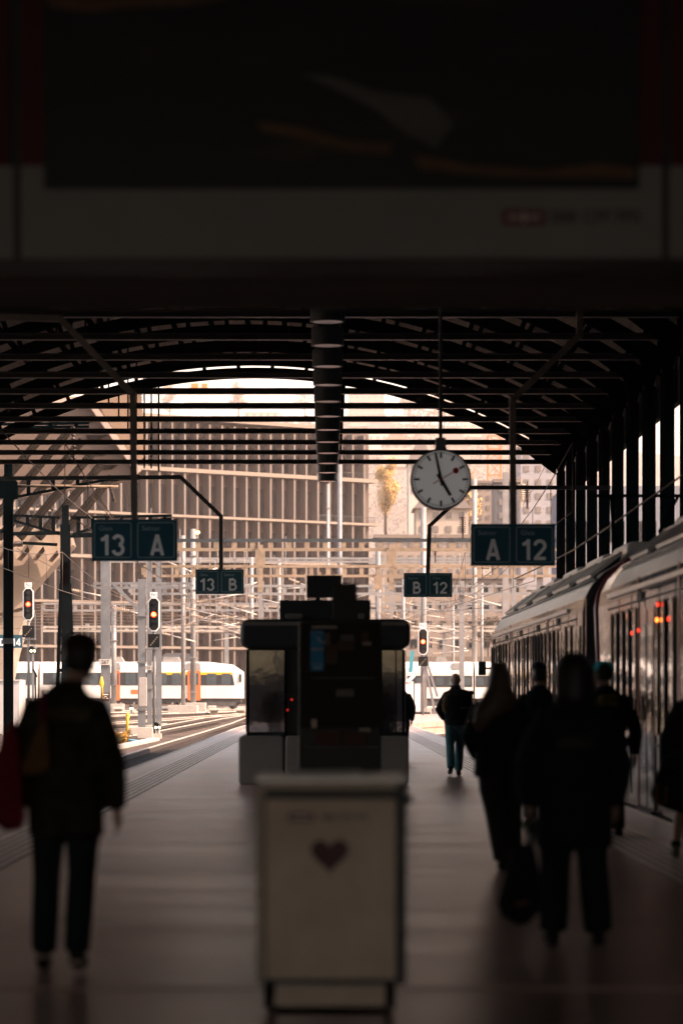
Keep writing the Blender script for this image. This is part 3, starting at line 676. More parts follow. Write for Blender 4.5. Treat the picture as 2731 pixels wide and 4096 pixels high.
def unit(name_label, ya, yb, nose_a, nose_b, windows, doors, seams, lamps):  # lamps: reflected signal glows, added as emissive beads
    t = thing('passenger_train', (XC, (ya + yb) / 2, -0.5), name_label, 'train', 'two coupled units of the red and white train')
    L = []
    if nose_a: L += [ring(ya, 0.62, -0.9), ring(ya + 0.35, 0.74, -0.55), ring(ya + 0.9, 0.87, -0.22), ring(ya + 1.7, 0.97, -0.05), ring(ya + 2.6)]
    else: L += [ring(ya)]
    if nose_b == 'rake': L += [ring(yb - 2.2), [(XC + (x - XC) * .985, y - 1.0 + .3 * min(2.9, max(z, 0)), z) for x, y, z in ring(yb - .5)], [(XC + (x - XC) * .93, y - 1.0 + .34 * min(2.9, max(z, 0)), z) for x, y, z in ring(yb)]]
    elif nose_b: L += [ring(yb - 2.2), ring(yb - 1.3, 0.97, -0.05), ring(yb - 0.6, 0.90, -0.18), ring(yb, 0.72, -0.5)]
    else: L += [ring(yb)]
    mb = MB(); mb.loft(L, smooth=False); o = mb.build('body', body_m, t)
    # roof skin
    mb = MB(); RP = [p for p in PROF if p[1] > 2.9]
    def rr(Y, k=1, dz=0): return [(XC + (x - XC) * k, Y, z + dz + 0.012) for x, z in RP] + [(XC + (x - XC) * k, Y, z + dz - 0.01) for x, z in RP[::-1]]
    mb.loft([rr(ya + (2.6 if nose_a else 0.02)), rr(yb - (2.2 if nose_b else 0.02))], smooth=False); mb.build('roof', roof_m, t)
    mb = MB(); mb.bar((3.955, ya + 2.7, 2.80), (3.955, yb - 2.3, 2.80), 0.05, 0.06); mb.build('rain_gutter', roof_m, t)
    mb = MB(); mb.box(4.15, ya + 0.8, -0.52, 6.55, yb - 0.8, -0.25); mb.build('underframe', train_dark, t)
    Yw = ya + 3
    for a, b in windows:
        lo, hi = sorted((a, b))
        w = MB(); w.prism([(TX - 0.008, 0.98), (TX + 0.01, 0.98), (TX + 0.01, 2.52), (TX - 0.008, 2.52)], lo, hi); w.build('window', train_glass, t)
        nq = max(1, int((hi - lo) / .75))
        for q in range(nq + 1):
            yy = lo + (hi - lo) * q / nq; m_ = MB(); m_.box(TX - 0.034, yy - 0.05, 0.95, TX - 0.0085, yy + 0.05, 2.55); m_.build('window_post', body_m if q in (0, nq) else train_dark, t)
    for a, b in doors:
        lo, hi = sorted((a, b))
        d = MB(); d.box(TX - 0.02, lo, 0.03, TX + 0.01, hi, 2.5); do = d.build('door', door_m, t)
        mid = (lo + hi) / 2
        for p, q in ((lo + 0.1, mid - 0.09), (mid + 0.09, hi - 0.1)):
            g = MB(); g.box(TX - 0.026, p, 0.45, TX - 0.0205, q, 2.3); g.build('door_window', train_glass, do)
        g = MB(); g.box(TX - 0.027, mid - 0.03, 0.05, TX - 0.0205, mid + 0.03, 2.48); g.build('door_seal', rubber, do)
        g = MB(); g.box(TX - 0.06, lo - 0.02, -0.12, TX + 0.01, hi + 0.02, 0.02); g.build('step', train_dark, do)
    yy = ya + (1.0 if not nose_a else 3.2); kk = 0
    while yy < yb - 2.4:
        s = MB(); s.box(TX - 0.007, yy - 0.012, 0.15, TX + 0.004, yy + 0.012, 2.72); s.build('panel_seam', train_dark, t); kk += 1
        if kk % 3 == 0:
            s = MB(); s.box(TX - 0.02, yy + 0.2, 2.60, TX + 0.004, yy + 0.75, 2.72); s.build('side_display', train_dark, t)
        yy += 1.55
    for z in (0.82, 2.62):
        s = MB(); s.box(TX - 0.010, ya + 1.0, z - 0.012, TX + 0.004, yb - 2.3, z + 0.012); s.build('groove_strip', train_dark, t)
    for y in seams:
        s = MB(); s.box(TX - 0.012, y - 0.05, -0.1, TX + 0.004, y + 0.05, 2.92); s.build('red_stripe', train_red, t)
    for y, z, m in lamps:  # signal glows reflected in the train side, added as emissive beads
        s = MB(); s.ell((TX - 0.035, y, z), 0.018, 0.035, 0.03, 10, 6); s.build('reflected_glow', m, t)
    return t
wi = lambda *xs: [(yat(xs[i]), yat(xs[i + 1])) for i in range(0, len(xs), 2)]
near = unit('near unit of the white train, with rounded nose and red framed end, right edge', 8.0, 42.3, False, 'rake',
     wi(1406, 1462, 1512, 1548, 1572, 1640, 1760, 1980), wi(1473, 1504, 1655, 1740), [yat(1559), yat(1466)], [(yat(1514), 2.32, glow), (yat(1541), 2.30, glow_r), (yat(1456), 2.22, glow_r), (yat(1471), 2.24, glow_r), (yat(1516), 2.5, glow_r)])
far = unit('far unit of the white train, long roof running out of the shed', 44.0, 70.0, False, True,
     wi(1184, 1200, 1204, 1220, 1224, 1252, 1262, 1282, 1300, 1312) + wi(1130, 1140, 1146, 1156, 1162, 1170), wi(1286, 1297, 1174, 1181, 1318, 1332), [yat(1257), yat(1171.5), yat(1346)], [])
# red framed dark gangway face of the near unit
mb = MB(); mb.loft([[(XC + (x - XC) * k, Y, (z - 1.5) * k + 1.5) for x, z in PROF] for Y, k in ((42.4, 0.80), (43.2, 0.82), (43.9, 0.86))], smooth=False); mb.build('gangway', train_dark, near)
mb = MB(); prv = None
fr = [(XC + (x - XC) * 0.995 + 0.0, z) for x, z in PROF if x < 5.5]
mb.tube([(XC + (x - XC) * .95 - .02, 42.3 - 1.0 + .34 * min(2.9, max(z, 0)), z) for x, z in fr], 0.045, 6); mb.build('end_frame', train_red, near)
mb = MB(); mb.prism([(XC + (x - XC) * .97, z * .98) for x, z in PROF], 43.93, 43.985); mb.build('end_wall', train_dark, far)
# roof equipment: boxes, ribs, conduits
equip = mat('roof equipment', (0.26, 0.245, 0.23), 0.35, 0.1, 0.3, 3)
for t, lst in ((far, ((45, 47.5), (49, 52.5), (54, 57.5), (59.5, 62), (63.5, 66.5))), (near, ((22, 25), (27, 30.5), (32.5, 36), (37, 39)))):
    for a, b in lst:
        mb = MB()
        mb.loft([[(4.22, y, 3.262), (4.62, y, 3.53), (4.66, y, 3.62), (4.3, y, 3.40)] for y in (a, b)], smooth=False)
        go_ = mb.build('roof_grille', train_dark, t); mb = MB()
        for k in range(6): mb.bar((4.17, a + (b - a) * k / 5, 3.30), (4.64, a + (b - a) * k / 5, 3.66), 0.16, 0.06)
        mb.bar((4.19, a, 3.30), (4.19, b, 3.30), 0.05, 0.05); mb.bar((4.64, a, 3.66), (4.64, b, 3.66), 0.06, 0.06)
        mb.build('frame', roof_m, go_)
        mb = MB(); mb.bevbox(4.75, a + 0.2, 3.5, 5.95, b - 0.1, 3.86, 0.1); mb.build('roof_unit', roof_m, t)
    mb = MB(); mb.tube([(4.16, lst[0][0] - 1, 3.22), (4.16, lst[-1][1] + 1, 3.22)], 0.025, 6); mb.build('roof_conduit', steel_light, t)
# pantograph on the far unit
mb = MB()
for s in (-0.4, 0.4):
    mb.tube([(5.35 + s, 47.9, 3.7), (5.35 + s, 49.2, 4.25), (5.35 + s * 1.4, 48.0, 4.75)], 0.03, 6)
mb.bar((4.55, 48.0, 4.78), (6.15, 48.0, 4.78), 0.09, 0.05); mb.build('pantograph', steel_black, far)
# mirror box at the far cab
mb = MB(); c = at(1107, 1535, 69.2); mb.bevbox(c.x - 0.095, 69.1, c.z - 0.17, c.x + 0.085, 69.3, c.z + 0.17, 0.03); mb.bar((c.x + 0.08, 69.2, c.z), (4.25, 69.2, c.z), 0.05); mb.build('mirror', black_plastic, far)

# ================================================================== PEOPLE
skin = mat('skin', (0.40, 0.24, 0.17), 0.55, 0, 0.1, 8)
def cloth(name, c, var=0.25): return mat(name, c, 0.9, 0, var, 9, spec=0.2)
black_cl = cloth('black cloth', (0.007, 0.0125, 0.0145)); dark_trs = cloth('dark trousers', (0.011, 0.017, 0.020)); shoe_m = cloth('dark shoes', (0.018, 0.016, 0.015))
teal_jeans = cloth('teal jeans', (0.045, 0.135, 0.155)); hair_dk = mat('dark hair', (0.012, 0.009, 0.008), 0.5, 0, 0.3, 20); hair_br = mat('brown hair', (0.075, 0.045, 0.028), 0.5, 0, 0.4, 20)
def person(label, X, Y, H, legs, arms, jacket, trousers, shoes, hem=0.72, jw=1.0, hemw=1.0, head=(0, 0, 0), vox=0.012, trouser_w=1.0, bare_calf=False, flip=1):
    """legs: ((foot dx, dy, lift),(..)) ; arms: ((elbow),(hand)) x2 in body metres, +y = walking direction away"""
    t = thing('person', (X, Y, 0), label, 'person'); s = H / 1.75
    P = lambda x, y, z: Vector((X + x * s, Y + flip * y * s, z * s))
    hx, hy, ht = head
    body = MB()
    def ringz(cx, cy, z, rx, ry, n=16): return [P(cx + math.cos(2 * math.pi * k / n) * rx, cy + math.sin(2 * math.pi * k / n) * ry, z) for k in range(n)]
    body.loft([ringz(0, 0, 0.84, .10, .09), ringz(0, 0, .92, .165, .115), ringz(0, 0, 1.06, .135, .10), ringz(0, 0, 1.25, .165, .115), ringz(0, 0, 1.38, .18, .10), ringz(0, 0, 1.46, .10, .075), ringz(hx * .3, .01, 1.50, .062, .062), ringz(hx * .7, .015, 1.56, .056, .058)])
    hc = (hx, .02 + hy, 1.642)
    body.loft([ringz(hc[0], hc[1] + .02, 1.535, .045, .05), ringz(hc[0], hc[1] + .01, 1.56, .062, .08), ringz(hc[0], hc[1], 1.61, .074, .092), ringz(hc[0], hc[1], 1.67, .077, .097), ringz(hc[0], hc[1] - .005, 1.715, .066, .085), ringz(hc[0], hc[1] - .008, 1.745, .035, .045)])
    a = R(ht); fd = Vector((math.sin(a), math.cos(a), 0)); sd = Vector((math.cos(a), -math.sin(a), 0))
    Q = lambda f, q, z: P(hc[0] + fd.x * f + sd.x * q, hc[1] + fd.y * f + sd.y * q, z)
    body.tube([Q(.085, 0, 1.665), Q(.112, 0, 1.625), Q(.085, 0, 1.612)], [.012 * s, .017 * s, .012 * s], 8)      # nose
    body.ell(Q(.085, 0, 1.553), .025 * s, .025 * s, .02 * s, 8, 6); body.ell(Q(.088, 0, 1.588), .024 * s, .014 * s, .009 * s, 8, 6)   # chin, lips
    body.ell(Q(.08, 0, 1.678), .05 * s, .02 * s, .012 * s, 8, 6)
    for e in (-1, 1): body.ell(Q(-.005, e * .080, 1.63), .012 * s, .02 * s, .032 * s, 8, 6)
    J = MB(); T = MB(); shoe_list = []
    for e, (fx, fy, lift) in zip((-1, 1), legs):
        kx = e * .095 * .5 + fx * .5; knee = P(kx, fy * .5 + .05 + lift * .25, .50 + lift * .35); ank = P(fx, fy - (0.05 if lift else 0), .09 + lift); hip = P(e * .09, 0, .88)
        body.tube([hip, hip.lerp(knee, .5), knee, knee.lerp(ank, .35) + Vector((0, -flip * .012, 0)), ank], [.085 * s, .07 * s, .052 * s, .055 * s, .036 * s], 12)
        toe = P(fx + e * .015, fy + .17 - (0.05 if lift else 0) - lift * .35, .03 + lift * .35); heel = P(fx, fy - .06 - (0.05 if lift else 0), .045 + lift * 1.25)
        body.tube([ank, P(fx, fy, .05 + lift), toe], [.036 * s, .035 * s, .028 * s], 8)
        sm = MB(); sm.tube([heel, heel.lerp(toe, .3), heel.lerp(toe, .7), toe + (toe - heel) * .12], [(.036 * s, .05 * s), (.04 * s, .055 * s), (.046 * s, .042 * s), (.03 * s, .026 * s)], 12)
        sm.tube([heel.lerp(toe, .2), ank + Vector((0, 0, .04 * s))], [.042 * s, .045 * s], 10)
        shoe_list.append(sm)
        w = trouser_w
        cuff = ank + Vector((0, 0, .0 if not bare_calf else .36 * s))
        T.tube([hip + Vector((0, 0, .03)), hip.lerp(knee, .5), knee, knee.lerp(cuff, .5), cuff], [(.105 * s, .11 * s), .092 * s * w, .076 * s * w, .074 * s * w, .068 * s * w], 14)
    T.loft([ringz(0, 0, .80, .11, .10), ringz(0, 0, .90, .178, .128), ringz(0, 0, 1.02, .155, .115)])
    for e, (elb, hand) in zip((-1, 1), arms):
        sh = P(e * .165, 0, 1.375); el = P(*elb); ha = P(*hand); d = (ha - el).normalized()
        body.tube([sh, sh.lerp(el, .5), el, el.lerp(ha, .4), ha], [.052 * s, .045 * s, .04 * s, .037 * s, .026 * s], 12)
        side = Vector((0, flip, 0)); side = (side - d * side.dot(d)).normalized(); nrm = d.cross(side).normalized()
        palm = ha + d * .045 * s
        body.tube([ha, palm, ha + d * .095 * s], [(.024 * s, .02 * s), (.026 * s, .038 * s), (.022 * s, .040 * s)], 10)
        for k, ln in enumerate((.072, .082, .076, .058)):
            o = ha + d * .088 * s + side * ((1.5 - k) * .019 * s)
            body.tube([o, o + d * ln * .5 * s, o + d * ln * .9 * s - nrm * e * .022 * s], [.0095 * s, .009 * s, .0075 * s], 7)
        o = ha + d * .03 * s + side * .03 * s
        body.tube([o, o + (d * .6 + side * .6) * .045 * s, o + (d * .95 + side * .4) * .075 * s], [.012 * s, .010 * s, .008 * s], 7)
        J.tube([sh + Vector((-e * .06 * s, 0, .005)), sh, sh.lerp(el, .5), el, el.lerp(ha, .5), ha + d * .01], [.062 * s, .070 * s * jw, .070 * s * jw, .065 * s * jw, .060 * s * jw, .050 * s], 14)
    hz_ = hem
    J.loft([ringz(0, 0, hz_, .185 * hemw, .135 * hemw, 20), ringz(0, 0, hz_ + .02, .20 * hemw, .15 * hemw, 20), ringz(0, 0, (hz_ + 1.1) / 2, .19 * (hemw + jw) / 2, .145 * (hemw + 1) / 2, 20), ringz(0, 0, 1.12, .175 * jw, .138, 20), ringz(0, 0, 1.28, .190 * jw, .142, 20), ringz(0, 0, 1.37, .185 * jw, .125, 20), ringz(0, 0, 1.43, .145 * jw, .10, 20), ringz(0, 0, 1.485, .10, .085, 20), ringz(hx * .3, .0, 1.52, .078, .075, 20), ringz(hx * .4, .0, 1.53, .06, .06, 20)])
    blob('body', body, skin, t, vox)
    blob('trousers', T, trousers, t, vox * 1.1); blob('jacket', J, jacket, t, vox * 1.2)
    for sm in shoe_list: blob('shoe', sm, shoes, t, vox * .8)
    t['_hc'] = 0; del t['_hc']
    return t, P, Q, ringz, hc
def hair_cap(t, ringz, hc, m, name='hair', rx=.088, ry=.108, low=1.58, vox=0.012, top=1.762):
    mb = MB(); cx, cy = hc[0], hc[1] - .012
    mb.loft([ringz(cx, cy - .03, low, rx * .75, ry * .62), ringz(cx, cy - .015, low + .05, rx * .98, ry * .92), ringz(cx, cy, 1.68, rx * 1.02, ry), ringz(cx, cy, 1.725, rx * .9, ry * .9), ringz(cx, cy, top - .008, rx * .6, ry * .6), ringz(cx, cy, top, rx * .25, ry * .25)])
    return blob(name, mb, m, t, vox)

# 1 left man with cap
jk1 = cloth('patterned jacket', (0.030, 0.027, 0.018), 0.9)
t, P, Q, rz, hc = person('person in dark jacket and maroon cap walking away on the left, orange shoulder bag', gx(152, 14.9), 14.9, 1.74, ((-.125, .10, 0), (.075, -.16, .03)), (((-.25, .04, 1.12), (-.21, .14, .88)), ((.25, -.03, 1.10), (.265, .04, .86))), jk1, dark_trs, shoe_m, hem=.70, jw=1.05, hemw=1.02, head=(.075, .01, 14))
cap_m = cloth('maroon cap', (0.030, 0.008, 0.008)); hair_cap(t, rz, hc, hair_dk, low=1.57)
mb = MB(); mb.loft([rz(hc[0], hc[1], 1.685, .096, .118), rz(hc[0], hc[1], 1.72, .092, .112), rz(hc[0], hc[1], 1.765, .065, .08), rz(hc[0], hc[1], 1.782, .03, .035)]); mb.loft([rz(hc[0] + .03, hc[1] + .13, 1.690, .075, .07), rz(hc[0] + .03, hc[1] + .12, 1.702, .072, .066)]); blob('cap', mb, cap_m, t, .010)
stripe = cloth('white shoe stripe', (0.45, 0.36, 0.30)); 
for x, y in ((.075, -.30), (-.125, .03)):
    mb = MB(); mb.tube([P(x - .045, y, .065), P(x, y - .012, .07), P(x + .045, y, .065)], .012, 6); mb.build('shoe_stripe', stripe, t)
yoke = cloth('olive yoke', (0.10, 0.08, 0.045), .6)
mb = MB(); mb.loft([rz(.0, -.062, 1.31, .15, .10), rz(.0, -.052, 1.34, .155, .105), rz(.0, -.048, 1.385, .15, .085)]); blob('jacket_yoke', mb, yoke, t, .014)
bag_o = cloth('orange brown bag', (0.17, 0.085, 0.04), .4); bag_r = cloth('red bag', (0.17, 0.010, 0.022), .4)
bg = thing('shoulder_bag', (gx(100, 14.7), 14.72, 1.0), 'orange brown bag hanging at the left walker\'s back', 'bag')
p = lambda x, y, Y=14.72: at(x, y, Y)
def slab(pts, ya, yb):
    mb = MB(); n = len(pts); c = (sum(q[0] for q in pts) / n, sum(q[1] for q in pts) / n)
    sh = lambda k: [(c[0] + (x - c[0]) * k, c[1] + (y - c[1]) * k) for x, y in pts]
    mb.loft([[at(x, y, ya) for x, y in sh(.86)], [at(x, y, ya + (yb - ya) * .25) for x, y in sh(1)], [at(x, y, ya + (yb - ya) * .75) for x, y in sh(1)], [at(x, y, yb) for x, y in sh(.88)]]); return mb
slab([(98, 1655), (108, 1655), (117, 1760), (95, 1778), (60, 1782), (50, 1765), (62, 1735), (80, 1690)], 14.62, 14.745).build('pouch', bag_o, bg)
mb = MB(); mb.tube([at(95, 1580, 14.74), at(99, 1620, 14.70), at(103, 1657, 14.68)], .016, 8); mb.build('strap', bag_r, bg)
slab([(6, 1690), (18, 1665), (34, 1655), (45, 1690), (48, 1740), (52, 1800), (60, 1880), (50, 1905), (12, 1910), (-20, 1880), (-18, 1760)], 14.78, 15.02).build('shopping_bag', bag_r, loc=at(20, 1910, 14.9), label='dark red cloth bag hanging beside the left walker at the frame edge', cat='bag')

# 2 woman in long coat (foreground right)
t, P, Q, rz, hc = person('person with bushy dark hair in wide black coat, nearest of the walkers on the right', gx(1318, 16.2), 16.2, 1.66, ((-.115, .14, 0), (.125, -.14, .03)), (((-.285, .02, 1.10), (-.265, .10, .86)), ((.285, .03, 1.10), (.26, .10, .86))), black_cl, dark_trs, shoe_m, hem=.60, jw=1.2, hemw=1.18, trouser_w=1.25)
mb = MB(); mb.loft([rz(0, -.05, 1.44, .08, .06), rz(0, -.045, 1.49, .12, .10), rz(0, -.02, 1.58, .132, .13), rz(0, 0, 1.68, .128, .132), rz(0, 0, 1.74, .10, .11), rz(0, 0, 1.775, .05, .06)]); blob('hair', mb, hair_dk, t, .012)
mb = MB(); mb.loft([rz(0, -.12, 1.20, .11, .035), rz(0, -.125, 1.235, .12, .035), rz(0, -.115, 1.27, .11, .03)]); blob('back_print', mb, cloth('faded print', (0.05, 0.045, 0.04), .5), t, .012)
bag2 = thing('handbag', at(1195, 2125, 16.0), 'black carrier bag hanging low from the nearest right walker, pale label near its base', 'bag')
slab([(1172, 1940), (1222, 1935), (1236, 1990), (1243, 2050), (1238, 2095), (1210, 2122), (1190, 2124), (1150, 2102), (1142, 2075), (1158, 2010)], 15.95, 16.2).build('pouch', cloth('black carrier', (0.012, 0.013, 0.014)), bag2)
mb = MB(); mb.tube([at(1178, 1942, 16.07), at(1195, 1900, 16.05), at(1222, 1868, 16.15), at(1228, 1900, 16.12), at(1218, 1940, 16.07)], .014, 8); mb.build('handle', black_cl, bag2)
slab([(1180, 2073), (1213, 2068), (1214, 2076), (1181, 2082)], 15.925, 15.955).build('tag', cloth('pale tag', (0.22, 0.10, 0.08)), bag2)
slab([(1207, 1888), (1222, 1886), (1224, 1905), (1216, 1918), (1206, 1908)], 15.98, 16.04).build('charm', cloth('green scarf', (0.03, 0.07, 0.03), .6), bag2)

# 3 long haired woman, mid-step
t, P, Q, rz, hc = person('person with long loose brown hair in black jacket stepping forward, beside the backpack walker', gx(1146, 23.4), 23.4, 1.69, ((.03, -.12, .0), (.13, .3, .0)), (((-.25, .02, 1.12), (-.19, .14, .96)), ((.25, .03, 1.12), (.2, .14, .96))), black_cl, cloth('charcoal trousers', (0.028, 0.026, 0.024)), shoe_m, hem=.78, jw=1.12, hemw=1.1, trouser_w=1.25)
mb = MB(); mb.loft([rz(-.17, -.08, 1.17, .04, .03), rz(-.13, -.09, 1.25, .10, .045), rz(-.05, -.09, 1.36, .165, .06), rz(0, -.075, 1.45, .165, .075), rz(0, -.04, 1.54, .115, .105), rz(0, -.01, 1.66, .098, .118), rz(0, 0, 1.735, .075, .09), rz(0, 0, 1.765, .03, .04)]); blob('hair', mb, hair_br, t, .012)

# 4 man in black cap further on
t, P, Q, rz, hc = person('person in black baseball cap, seen between the two dark-haired walkers', gx(1238, 31), 31, 1.76, ((-.1, .1, 0), (.1, -.1, 0)), (((-.26, .0, 1.10), (-.25, .08, .86)), ((.26, .0, 1.10), (.25, .08, .86))), cloth('dark teal jacket', (0.012, 0.020, 0.024)), dark_trs, shoe_m, jw=1.08)
hair_cap(t, rz, hc, hair_dk, low=1.57)
mb = MB(); mb.loft([rz(0, hc[1], 1.675, .093, .115), rz(0, hc[1], 1.72, .090, .11), rz(0, hc[1], 1.765, .062, .08), rz(0, hc[1], 1.78, .03, .03)]); mb.loft([rz(0, hc[1] + .14, 1.685, .075, .07), rz(0, hc[1] + .14, 1.697, .07, .066)]); blob('cap', mb, black_cl, t, .01)

# 5 teal cap in profile
t, P, Q, rz, hc = person('person in teal cap looking left, dark coat and yellow-patterned backpack', gx(1390, 28.8), 28.8, 1.75, ((-.06, .02, 0), (.12, -.12, 0)), (((-.26, .02, 1.10), (-.24, .12, .86)), ((.30, -.02, 1.10), (.30, .03, .84))), black_cl, dark_trs, shoe_m, hem=.58, jw=1.15, hemw=1.15, head=(-.02, 0, -78))
hair_cap(t, rz, hc, hair_dk, low=1.58, rx=.09, ry=.098)
teal = cloth('teal cap cloth', (0.05, 0.72, 0.82), .1)
mb = MB(); mb.loft([rz(hc[0], hc[1], 1.672, .112, .098), rz(hc[0], hc[1], 1.715, .108, .095), rz(hc[0] + .005, hc[1], 1.76, .078, .07), rz(hc[0] + .01, hc[1], 1.778, .03, .03)]); mb.loft([rz(hc[0] - .135, hc[1], 1.668, .085, .075), rz(hc[0] - .125, hc[1], 1.690, .075, .07)]); blob('cap', mb, teal, t, .01)
bp = thing('backpack', P(0, -.2, 1.2), 'dark backpack with olive yellow pattern on the teal-capped walker', 'backpack')
mb = MB(); mb.loft([rz(0, -.22, 1.02, .12, .06), rz(0, -.23, 1.06, .155, .09), rz(0, -.235, 1.25, .16, .10), rz(0, -.22, 1.38, .14, .08), rz(0, -.20, 1.43, .08, .05)]); blob('sack', mb, black_cl, bp, .012)
mb = MB(); mb.loft([rz(0, -.285, 1.31, .10, .03), rz(0, -.285, 1.36, .12, .03), rz(0, -.25, 1.425, .09, .035), rz(0, -.24, 1.44, .05, .03)]); blob('flap', mb, cloth('olive yellow pattern', (0.17, 0.11, 0.015), .85), bp, .01)

# 6 person at the right frame edge
t, P, Q, rz, hc = person('person in dark coat cut off by the right edge of the picture', gx(1600, 25), 25, 1.68, ((-.19, .04, 0), (.10, -.15, 0)), (((-.27, .02, 1.10), (-.29, .06, .86)), ((.27, .0, 1.10), (.25, .06, .86))), black_cl, black_cl, cloth('grey shoes', (0.16, 0.14, 0.12)), hem=.56, jw=1.15, hemw=1.2, bare_calf=True, trouser_w=1.1)
hair_cap(t, rz, hc, hair_dk, low=1.50)
for e, (fx, fy) in ((-1, (-.19, .04)), (1, (.10, -.15))):
    mb = MB(); mb.tube([P(fx, fy, .10), P(fx, fy, .16)], .045, 10); mb.build('sock', black_cl, t)
bg3 = thing('tote_bag', at(1528, 1860, 24.8), 'dark bag with yellow mark carried at the right edge of the picture', 'bag')
slab([(1506, 1780), (1520, 1740), (1556, 1720), (1575, 1760), (1572, 1870), (1540, 1862), (1500, 1848), (1492, 1822)], 24.66, 24.86).build('pouch', black_cl, bg3)
mb = MB()
for a_, b_ in (((1508, 1800), (1508, 1842)), ((1508, 1842), (1526, 1846)), ((1528, 1806), (1528, 1846))): mb.bar(at(*a_, 24.645), at(*b_, 24.645), .03, .012, (0, 1, 0))
mb.build('yellow_mark', cloth('ochre mark', (0.17, 0.09, 0.015), .5), bg3)
mb = MB(); mb.tube([at(1535, 1728, 24.76), at(1540, 1690, 24.8), at(1552, 1722, 24.76)], .012, 8); mb.build('handle', black_cl, bg3)

# 7 bald man with backpack and teal jeans
t, P, Q, rz, hc = person('bald person in teal jeans with a large backpack walking away past the cabin', gx(1046, 50), 50, 1.80, ((-.09, -.14, .05), (.05, .10, 0)), (((-.29, .02, 1.13), (-.20, .18, .98)), ((.27, .02, 1.13), (.2, .18, .98))), black_cl, teal_jeans, shoe_m, hem=.86, jw=1.0)
mb = MB(); mb.loft([rz(0, -.01, 1.49, .085, .08), rz(0, -.02, 1.535, .09, .085), rz(0, -.02, 1.55, .07, .07)]); blob('hood', mb, cloth('grey hood', (0.06, 0.07, 0.075)), t, .014)
bp = thing('backpack', P(.02, -.25, 1.2), 'wide dark backpack with brown side panel on the bald walker', 'backpack')
mb = MB(); mb.loft([rz(0, -.22, .95, .16, .07), rz(0, -.25, 1.0, .20, .12), rz(.01, -.27, 1.2, .25, .15), rz(.02, -.26, 1.36, .27, .14), rz(.03, -.22, 1.44, .22, .10), rz(.03, -.2, 1.475, .12, .06)]); blob('sack', mb, black_cl, bp, .014)
mb = MB(); mb.loft([rz(.21, -.22, 1.36, .05, .07), rz(.23, -.22, 1.41, .09, .09), rz(.22, -.22, 1.455, .06, .06)]); blob('top_roll', mb, black_cl, bp, .014)
mb = MB(); mb.loft([rz(-.17, -.31, 1.08, .06, .06), rz(-.17, -.31, 1.22, .085, .075), rz(-.14, -.30, 1.37, .08, .07), rz(-.10, -.28, 1.42, .04, .04)]); blob('side_panel', mb, cloth('brown pack panel', (0.10, 0.062, 0.032), .5), bp, .014)
mb = MB(); mb.bar(P(.06, -.425, 1.155), P(.20, -.415, 1.165), .03, .01, (0, 1, 0)); mb.build('pack_strap', cloth('tan strap', (0.2, 0.13, 0.08)), bp)

# 8 person mostly behind the cabin: only an arm shows
t, P, Q, rz, hc = person('person almost hidden behind the cabin, only a dark sleeve and hand showing', 1.62, 62, 1.76, ((-.09, .06, 0), (.09, -.06, 0)), (((-.26, .02, 1.10), (-.25, .10, .86)), ((.265, .02, 1.12), (.235, .12, .86))), black_cl, dark_trs, shoe_m)
hair_cap(t, rz, hc, hair_dk)
# ================================================================== YARD: signals
sig_black = mat('signal black', (0.006, 0.008, 0.009), 0.8, 0, 0.1, 3, spec=.08)
sig_red = mat('lit red lens', (0.5, 0.05, 0.02), 0.4, 0, 0, emit=(1, 0.03, 0.006), estr=2.0)
sig_core = mat('lit lens core', (0.8, 0.4, 0.1), 0.4, 0, 0, emit=(1, 0.30, 0.05), estr=4)
sig_core_r = mat('lit red core', (0.8, 0.2, 0.1), 0.4, 0, 0, emit=(1, 0.07, 0.03), estr=4)
sig_off = mat('unlit lens', (0.03, 0.03, 0.032), 0.15, 0, 0.1, 3)
lamp_w = mat('lit white lamp', (0.8, 0.7, 0.5), 0.4, 0, 0, emit=(1, 0.75, 0.38), estr=6)
blackt = mat('plate lettering', (0.05, 0.05, 0.05), 0.5, 0, 0, 3)
def octo(x0, z0, x1, z1, c): return [(x0 + c, z0), (x1 - c, z0), (x1, z0 + c * 1.3), (x1, z1 - c * 1.3), (x1 - c, z1), (x0 + c, z1), (x0, z1 - c * 1.3), (x0, z0 + c * 1.3)]
